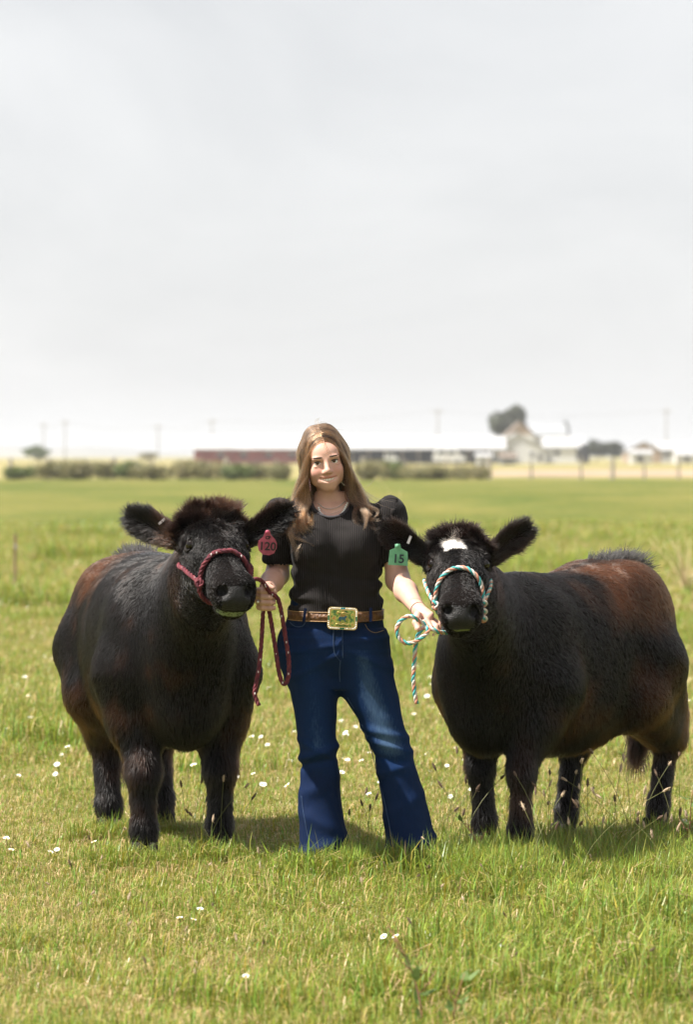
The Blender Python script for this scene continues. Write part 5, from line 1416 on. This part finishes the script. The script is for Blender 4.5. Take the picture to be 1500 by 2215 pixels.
# ------------------------------------------------------------------ grass, flowers, seed heads
M_grass = leafmat('grass_blade', (.285, .315, .05), (.40, .39, .09), .38, rough=.38)
M_stalk = leafmat('stalk_green', (.16, .17, .05), (.2, .2, .07), .2)
M_seed = pmat('plantain_seedhead', (.09, .055, .035), (.17, .11, .07), 150, rough=.9, bump=.6)
M_seedp = pmat('pale_seedhead', (.38, .27, .17), (.52, .40, .28), 150, rough=.9, bump=.6)
M_petal = pmat('daisy_petal', (.82, .82, .80), (.9, .9, .88), 60, rough=.6)
M_yolk = pmat('daisy_centre', (.62, .40, .04), (.7, .5, .08), 90, rough=.8)
protos = bpy.data.collections.new('grass_patches')
def patch(seed, n, rad, hmin, hmax, wid, dry):
    r = np.random.default_rng(seed); V = []; F = []; C = []
    for i in range(n):
        a, q = r.random() * 6.28, rad * math.sqrt(r.random()); b = np.array([q * math.cos(a), q * math.sin(a), -.005])
        h = r.uniform(hmin, hmax) * (.6 + .8 * r.random() ** 2); az = r.random() * 6.28
        d = np.array([math.cos(az), math.sin(az), 0]); sd = np.array([-d[1], d[0], 0]); w = wid * (.6 + .8 * r.random()) ; ben = r.uniform(.1, .95)
        isdry = r.random() < dry
        if isdry: ben = r.uniform(.7, 1.6)
        p1 = b + d * h * ben * .25 + np.array([0, 0, h * .55]); p2 = b + d * h * ben * .9 + np.array([0, 0, h * (1.0 - .38 * ben)])
        o = len(V); V += [b - sd * w, b + sd * w, p1 - sd * w * .8, p1 + sd * w * .8, p2]
        F += [(o, o + 1, o + 3, o + 2), (o + 2, o + 3, o + 4, o + 4)]
        c = np.array([1.45, 1.05, 2.6]) * r.uniform(.8, 1.35) if isdry else np.array([r.uniform(.55, 1.1), r.uniform(.78, 1.12), r.uniform(.5, 1.1)]) * r.uniform(.6, 1.1)
        C += [c] * 5
    F = [f if len(set(f)) == 4 else f[:3] for f in F]
    me = mesh(V, F, 'grass_patch'); setcol(me, np.clip(C, 0, 3)); me.materials.append(M_grass)
    o = bpy.data.objects.new('grass_patch', me); protos.objects.link(o)
for k in range(4): patch(200 + k, 260, .17, .035, .075, .0016, .20)
for k in range(2): patch(210 + k, 250, .17, .030, .062, .0015, .34)
for k in range(2): patch(220 + k, 180, .12, .060, .120, .0020, .10)
def scatter_grass(name, pts, rotv, scl, idx, label):
    me = mesh(pts, np.zeros((0, 3), int).reshape(0, 3), name) if False else bpy.data.meshes.new(name)
    me.vertices.add(len(pts)); me.vertices.foreach_set('co', np.asarray(pts, np.float32).ravel())
    for nm, ty, data, key in (('gr', 'FLOAT_VECTOR', rotv, 'vector'), ('gs', 'FLOAT_VECTOR', scl, 'vector'), ('gi', 'INT', idx, 'value')):
        a = me.attributes.new(nm, ty, 'POINT'); a.data.foreach_set(key, np.asarray(data, np.int32 if ty == 'INT' else np.float32).ravel())
    o = link(name, me)
    ng = bpy.data.node_groups.new(name + '_nodes', 'GeometryNodeTree')
    ng.interface.new_socket('Geometry', in_out='INPUT', socket_type='NodeSocketGeometry'); ng.interface.new_socket('Geometry', in_out='OUTPUT', socket_type='NodeSocketGeometry')
    N_ = ng.nodes.new; gi, go = N_('NodeGroupInput'), N_('NodeGroupOutput')
    ip = N_('GeometryNodeInstanceOnPoints'); ci = N_('GeometryNodeCollectionInfo'); ci.inputs[0].default_value = protos; ci.inputs['Separate Children'].default_value = True; ci.inputs['Reset Children'].default_value = True
    ip.inputs['Pick Instance'].default_value = True
    def named(nm, ty): n = N_('GeometryNodeInputNamedAttribute'); n.data_type = ty; n.inputs['Name'].default_value = nm; return [s for s in n.outputs if s.enabled][0]
    er = N_('FunctionNodeEulerToRotation'); l = ng.links.new
    l(gi.outputs[0], ip.inputs['Points']); l(ci.outputs[0], ip.inputs['Instance']); l(named('gi', 'INT'), ip.inputs['Instance Index'])
    l(named('gr', 'FLOAT_VECTOR'), er.inputs[0]); l(er.outputs[0], ip.inputs['Rotation']); l(named('gs', 'FLOAT_VECTOR'), ip.inputs['Scale']); l(ip.outputs[0], go.inputs[0])
    md = o.modifiers.new('scatter', 'NODES'); md.node_group = ng
    o['kind'] = 'stuff'; o['label'] = label; o['category'] = 'grass'
    return o
grng = np.random.default_rng(77)
def field(d0, d1, dens, margin, smin_, smax_):
    """ground points between camera distances d0..d1 over the view plus a margin"""
    n = int(dens * (d1 - d0) * ((d0 + d1) * .0988 + 2 * margin))
    hw = lambda d: d * .0988 + margin
    d = d0 + (d1 - d0) * grng.random(n * 2); keep = grng.random(n * 2) < hw(d) / hw(d1); d = d[keep][:n]
    x = (grng.random(len(d)) * 2 - 1) * hw(d)
    p = np.stack([x, d - DW, np.zeros(len(d))], 1)
    p[:, 2] = .025 * np.sin(p[:, 0] * .9 + .4) * np.sin(p[:, 1] * .5) * np.clip((p[:, 1] - 4) / 8, 0, 1)
    lush = vnoise(p, 1.5, 31) + .5 * vnoise(p, 5, 32)
    lush = lush - .35 * np.clip((p[:, 1] - .3) / 1.0, 0, 1)
    idx = np.where(lush > .5, grng.integers(6, 8, len(d)), np.where(lush < -.05, grng.integers(4, 6, len(d)), grng.integers(0, 4, len(d))))
    s = smin_ + (smax_ - smin_) * grng.random(len(d)); s *= (1 + .22 * lush)
    rt = np.stack([grng.normal(size=len(d)) * .05, grng.normal(size=len(d)) * .05, grng.random(len(d)) * 6.28], 1)
    return p, rt, np.stack([s, s, s * (.8 + .4 * grng.random(len(d)))], 1), idx
A = field(7.6, 17, 62, 1.3, .8, 1.25); B = field(17, 34, 26, 1.4, 1.3, 1.9); C_ = field(34, 75, 7, 2.5, 2.2, 3.4)
# a rank strip of longer grass before the feet on the right
n = 260; ex = np.stack([grng.uniform(.35, 1.5, n), grng.uniform(-.55, .35, n), np.zeros(n)], 1)
n2 = 150; ex2 = np.stack([grng.uniform(-.1, .6, n2), grng.normal(-.14, .07, n2), np.zeros(n2)], 1); ex = np.vstack([ex, ex2]); n += n2
Ex = (ex, np.stack([np.zeros(n), np.zeros(n), grng.random(n) * 6.28], 1), np.repeat(grng.uniform(.75, 1.15, (n, 1)), 3, 1), grng.integers(6, 8, n))
feet = [(-.496, .40), (-.781, .29), (-.95, 1.12), (-.78, 1.3), (.644, .25), (.564, .55), (.90, .92), (1.28, 1.18), (-.105, -.02), (.25, 0)]
hx_ = np.array([(x + grng.normal() * .06, y - .13 + grng.normal() * .045, 0) for x, y in feet for _ in range(16)]); n = len(hx_)
Fx = (hx_, np.stack([np.zeros(n), np.zeros(n), grng.random(n) * 6.28], 1), np.repeat(grng.uniform(.75, 1.1, (n, 1)), 3, 1), grng.choice([0, 1, 2, 6, 7], n))
scatter_grass('grass', *[np.concatenate([A[i], B[i], C_[i], Ex[i], Fx[i]]) for i in range(4)], 'short sunlit pasture grass with dry straw blades')

# ---- daisies
def daisy_meshes():
    mb = MB(); mb.tube([(0, 0, 0), (.004, 0, .03), (0, .003, .06)], .0011, 5); st = mesh(mb.V, mb.F, 'stem'); setcol(st, np.ones((len(mb.V), 3))); st.materials.append(M_stalk)
    mb = MB()
    for k in range(15):
        a = 6.283 * k / 15; u = np.array([math.cos(a), math.sin(a), 0]); v = np.array([-u[1], u[0], 0]); c = np.array([0, .003, .061])
        mb.add([c + u * .003, c + u * .009 + v * .0026 + (0, 0, .003), c + u * .0155 + (0, 0, .005), c + u * .009 - v * .0026 + (0, 0, .003)], [(0, 1, 2, 3)])
    pt = mesh(mb.V, mb.F, 'petals'); pt.materials.append(M_petal)
    mb = MB().ball((0, .003, .064), (.0048, .0048, .003), nu=9, nv=6); ce = mesh(mb.V, mb.F, 'centre'); ce.materials.append(M_yolk)
    return st, pt, ce
d_st, d_pt, d_ce = daisy_meshes()
def zone(g):
    """where a small plant stands, in words"""
    px = 750 + g[0] * FPX / (g[1] + DW); py = HORIZ + FPX * CAMZ / (g[1] + DW)
    side = [(120, 'by the left edge'), (240, "left of the larger steer"), (345, "below the larger steer's flank"), (550, "between the larger steer's forelegs and the woman"), (640, 'just left of the woman'), (760, "by the woman's left-hand leg"), (850, "between the woman's legs"), (960, "by the woman's right-hand leg"), (1060, 'between the woman and the smaller steer'), (1180, "by the smaller steer's forelegs"), (1330, "below the smaller steer's belly"), (1420, "by the smaller steer's hind leg"), (9999, 'by the right edge')]
    row = [(1400, 'far back'), (1520, 'in the field well behind'), (1640, 'in the field behind'), (1760, 'close behind'), (1870, 'level with the hooves'), (1960, 'just in front'), (2070, 'in the foreground'), (9999, 'in the nearest grass')]
    return next(w for l_, w in row if py < l_) + ' ' + next(w for l_, w in side if px < l_)
def put_parts(root, parts):
    for nm, me in parts:
        o = bpy.data.objects.new(nm, me); col.objects.link(o); o.parent = root
def daisy(g, s, label, grp, rz=None):
    r = empty('daisy', g); r.rotation_euler = (grng.normal() * .25 + .35, grng.normal() * .25, grng.random() * 6.28 if rz is None else rz); r.scale = (s, s, s)
    r.rotation_euler[2] = grng.normal() * .6
    put_parts(r, (('stem', d_st), ('petals', d_pt), ('centre', d_ce))); tag(r, label, 'daisy', grp)
near = [(845, 2053), (872, 2058), (906, 2048), (903, 2060), (1077, 2084), (1076, 2057), (1135, 2052), (1041, 2148), (393, 2021), (430, 2000), (214, 1849), (100, 1871), (127, 1863), (18, 1840), (20, 1868), (1045, 1889), (1052, 1886), (534, 2148), (1225, 1818), (408, 2024), (12, 1842), (35, 1700), (1480, 1800)]
nl = {0: 'small white daisy, leftmost of four close together before the woman', 4: 'white daisy standing alone in the right foreground grass', 8: 'white daisy in the foreground grass below the left steer', 10: "white daisy left of the larger steer's foreleg", 15: 'left one of two white daisies below the smaller steer', 16: 'right one of two white daisies below the smaller steer', 7: 'lowest white daisy in the right foreground'}
for i, p in enumerate(near):
    daisy(G(*p), .85 if i not in (4,) else 1.1, nl.get(i, 'small white daisy ' + zone(G(*p))), 'daisies in the grass')
for k in range(120):
    py = 1300 + 460 * grng.random() ** 1.3; px = 1500 * grng.random()
    if k % 3 == 0: px = 520 + 520 * grng.random(); py = 1480 + 280 * grng.random()
    g0 = G(px, py)
    for j in range(int(grng.integers(1, 3))):
        g = g0 + np.array([grng.normal() * .05, grng.normal() * .12, 0])
        daisy(g, (.65 + .5 * grng.random()) * (1 + max(0, g[1]) * .012), 'small white daisy ' + zone(g), 'daisies in the grass')

# ---- ribwort plantain stalks and pale seed heads
def stalk_mesh(h, lean, seed):
    r = np.random.default_rng(seed); ph = r.random() * 6.28
    P = np.array([(lean * h * t ** 2 * math.cos(ph), lean * h * t ** 2 * math.sin(ph), h * t * (1 - .12 * lean * t)) for t in np.linspace(0, 1, 8)])
    a = MB().tube(P, np.linspace(.0012, .0008, 8), 5); me = mesh(a.V, a.F, 'stem'); setcol(me, np.ones((len(a.V), 3))); me.materials.append(M_stalk)
    T = P[-1] - P[-2]; T /= np.linalg.norm(T); L_ = .016 + .014 * r.random()
    q = [P[-1] + T * L_ * t for t in np.linspace(-.15, 1.1, 7)]
    hd = []
    for m in (M_seed, M_seedp):
        b = MB().tube(q, np.array([.0012, .0034, .0043, .0045, .004, .0028, .0008]), 7)
        for k in range(16):
            c = q[1 + k % 5] + r.normal(size=3) * .0035; b.ball(c, .0014, nu=4, nv=3)
        x = mesh(b.V, b.F, 'seed_head'); x.materials.append(m); hd.append(x)
    return me, hd
SM = [stalk_mesh(.16 + .022 * i, [.12, .5, .25, .8, .35][i % 5], 300 + i) for i in range(10)]
def stalk(g, s, pale, label, grp, k=None):
    label = ('pale' if pale else 'dark') + ' plantain seed head ' + zone(g); grp = 'plantain stalks in the grass'
    me, hd = SM[int(grng.integers(0, len(SM))) if k is None else k]
    r = empty('plantain_stalk', g, grng.random() * 6.28); r.scale = (s, s, s)
    put_parts(r, (('stem', me), ('seed_head', hd[1 if pale else 0]))); tag(r, label, 'plantain', grp)
for i, (px, pyb) in enumerate([(405, 1850), (418, 1842), (445, 1850), (448, 1860), (466, 1862), (477, 1858), (496, 1864), (452, 1868), (430, 1846)]):
    stalk(G(px, pyb), 1.0, i in (3, 5, 7), "thin plantain stalk before the larger steer's right-hand foreleg", 'plantain stalks by the larger steer')
for i, (px, pyb) in enumerate([(752, 1850), (775, 1856), (795, 1862), (805, 1852), (815, 1866), (786, 1870)]):
    stalk(G(px, pyb), 1.0, False, "dark plantain stalk between the woman's trouser legs", 'plantain stalks between the legs')
for i in range(12):
    stalk(G(925 + 110 * grng.random(), 1800 + 70 * grng.random()), 1.1, False, "dark plantain stalk between the woman's leg and the smaller steer", 'plantain stalks beside the woman')
for i in range(46):
    stalk(G(1130 + 380 * grng.random(), 1835 + 95 * grng.random()), .95 + .3 * grng.random(), grng.random() < .62, 'tall plantain stalk in the rank grass below the smaller steer', 'plantain stalks by the smaller steer')
for i in range(40):
    stalk(G(1500 * grng.random(), 1930 + 280 * grng.random() ** 1.4), .55 + .3 * grng.random(), grng.random() < .6, 'short plantain stalk in the near foreground grass', 'plantain stalks in the foreground')

# ---- a few taller weeds
M_reed = pmat('reddish_stem', (.22, .10, .06), (.30, .16, .09), 40, rough=.8); M_straw = pmat('straw', (.48, .38, .20), (.58, .47, .27), 30, rough=.8)
M_wleaf = leafmat('weed_leaf', (.12, .19, .045), (.15, .22, .06), .35)
def leafm(c, u, l, w):
    u = np.array(u, float); u /= np.linalg.norm(u); v = np.cross(u, [.2, -.3, 1]); v /= np.linalg.norm(v); c = np.array(c)
    n_ = np.cross(u, v) * l * .12
    V = [c, c + u * l * .35 + v * w + n_, c + u * l * .35 - v * w + n_, c + u * l * .75 + v * w * .7 + n_ * .5, c + u * l * .75 - v * w * .7 + n_ * .5, c + u * l]
    me = mesh(V, [(0, 1, 2), (1, 3, 4, 2), (3, 5, 4)], 'leaf'); setcol(me, np.ones((6, 3))); me.materials.append(M_wleaf); return me
def weed(px, pyb, h, sway, mat_, nleaf, name, label, cat, seeds=0, branch=3):
    g = G(px, pyb); root = empty(name, g); r = np.random.default_rng(int(px))
    P = np.array([(sway * h * t * t, r.normal() * .004, h * t) for t in np.linspace(0, 1, 9)])
    MB().tube(P + g, np.linspace(.0030, .0012, 9), 6).build('stem', mat_, root, True)
    for k in range(branch):
        i = 3 + k % 5; e = P[i] + np.array([r.choice([-1, 1]) * r.uniform(.3, .6) * h * .35, r.normal() * .03, h * .22]); MB().tube([P[i] + g, (P[i] + e) / 2 + g + (0, 0, -.006), e + g], [.0017, .0014, .0009], 5).build('branch', mat_, root, True)
        for q in range(seeds):
            t = r.random(); c = P[i] * (1 - t) + e * t + r.normal(size=3) * .003; MB().ball(c + g, (.002, .002, .0036), nu=5, nv=4).build('seed', mat_, root)
    for k in range(nleaf):
        i = int(r.integers(1, 8)); o = link('leaf', leafm(P[i], (r.normal(), r.normal() * .5, .5), .03 + .03 * r.random(), .008 + .005 * r.random()), None, root, keep=False)
    tag(root, label, cat)
weed(915, 2230, .26, -.30, M_reed, 10, 'dock_weed', 'reddish branching dock stem with green leaves at the bottom right of centre', 'weed', seeds=5, branch=5)
weed(980, 2235, .16, .2, M_reed, 9, 'dock_weed', 'shorter leafy dock stem at the very bottom', 'weed', seeds=3)
weed(293, 1856, .21, .02, M_straw, 0, 'grass_seed_stalk', "straw-coloured seeding grass stalk before the larger steer's foreleg", 'grass stalk', seeds=9, branch=6)
weed(1340, 1990, .16, .25, M_straw, 0, 'grass_seed_stalk', 'bent straw-coloured stalk in the right foreground', 'grass stalk', seeds=4, branch=2)
weed(1492, 1856, .26, .05, M_reed, 8, 'grass_seed_stalk', 'leafy tall stalk at the right edge beside the plantains', 'grass stalk', seeds=4, branch=2)
weed(1050, 1880, .20, -.55, M_reed, 1, 'grass_seed_stalk', "dark slanting seed stalk before the smaller steer's forelegs", 'grass stalk', seeds=10, branch=3)
weed(862, 1275, 1.15, .02, M_straw, 0, 'dry_stalk', 'pale dry stalk in the field above the smaller steer', 'dry weed', seeds=8, branch=6)
# pale dry shrub at the right edge
root = empty('dry_shrub', G(1485, 1290)); g = G(1485, 1290); r = np.random.default_rng(9)
for k in range(26):
    a = r.uniform(-.5, .5); hgt = r.uniform(.35, .72); P = [g, g + (a * .3, r.normal() * .08, hgt * .5), g + (a * .9 + r.normal() * .05, r.normal() * .15, hgt)]
    MB().tube(catmull(P, 4), np.linspace(.007, .002, 9), 5).build('twig', M_straw, root, True)
tag(root, 'pale dry twiggy shrub in the field at the right edge', 'shrub')

# ---- the air: thin even haze round the whole place
hz = MB().box((0, 4520, 21.0), (4100, 4600, 22.0)).build('haze', None)
hm = bpy.data.materials.new('thin_haze'); hm.use_nodes = True; t_ = hm.node_tree; t_.nodes.clear()
ho_ = t_.nodes.new('ShaderNodeOutputMaterial'); pv = t_.nodes.new('ShaderNodeVolumePrincipled'); pv.inputs['Density'].default_value = .00022; pv.inputs['Color'].default_value = (.9, .92, .95, 1); pv.inputs['Anisotropy'].default_value = .2
t_.links.new(pv.outputs[0], ho_.inputs['Volume']); hz.data.materials.append(hm); hz['kind'] = 'stuff'; hz['label'] = 'thin pale haze over the far farm and hills'; hz['category'] = 'haze'
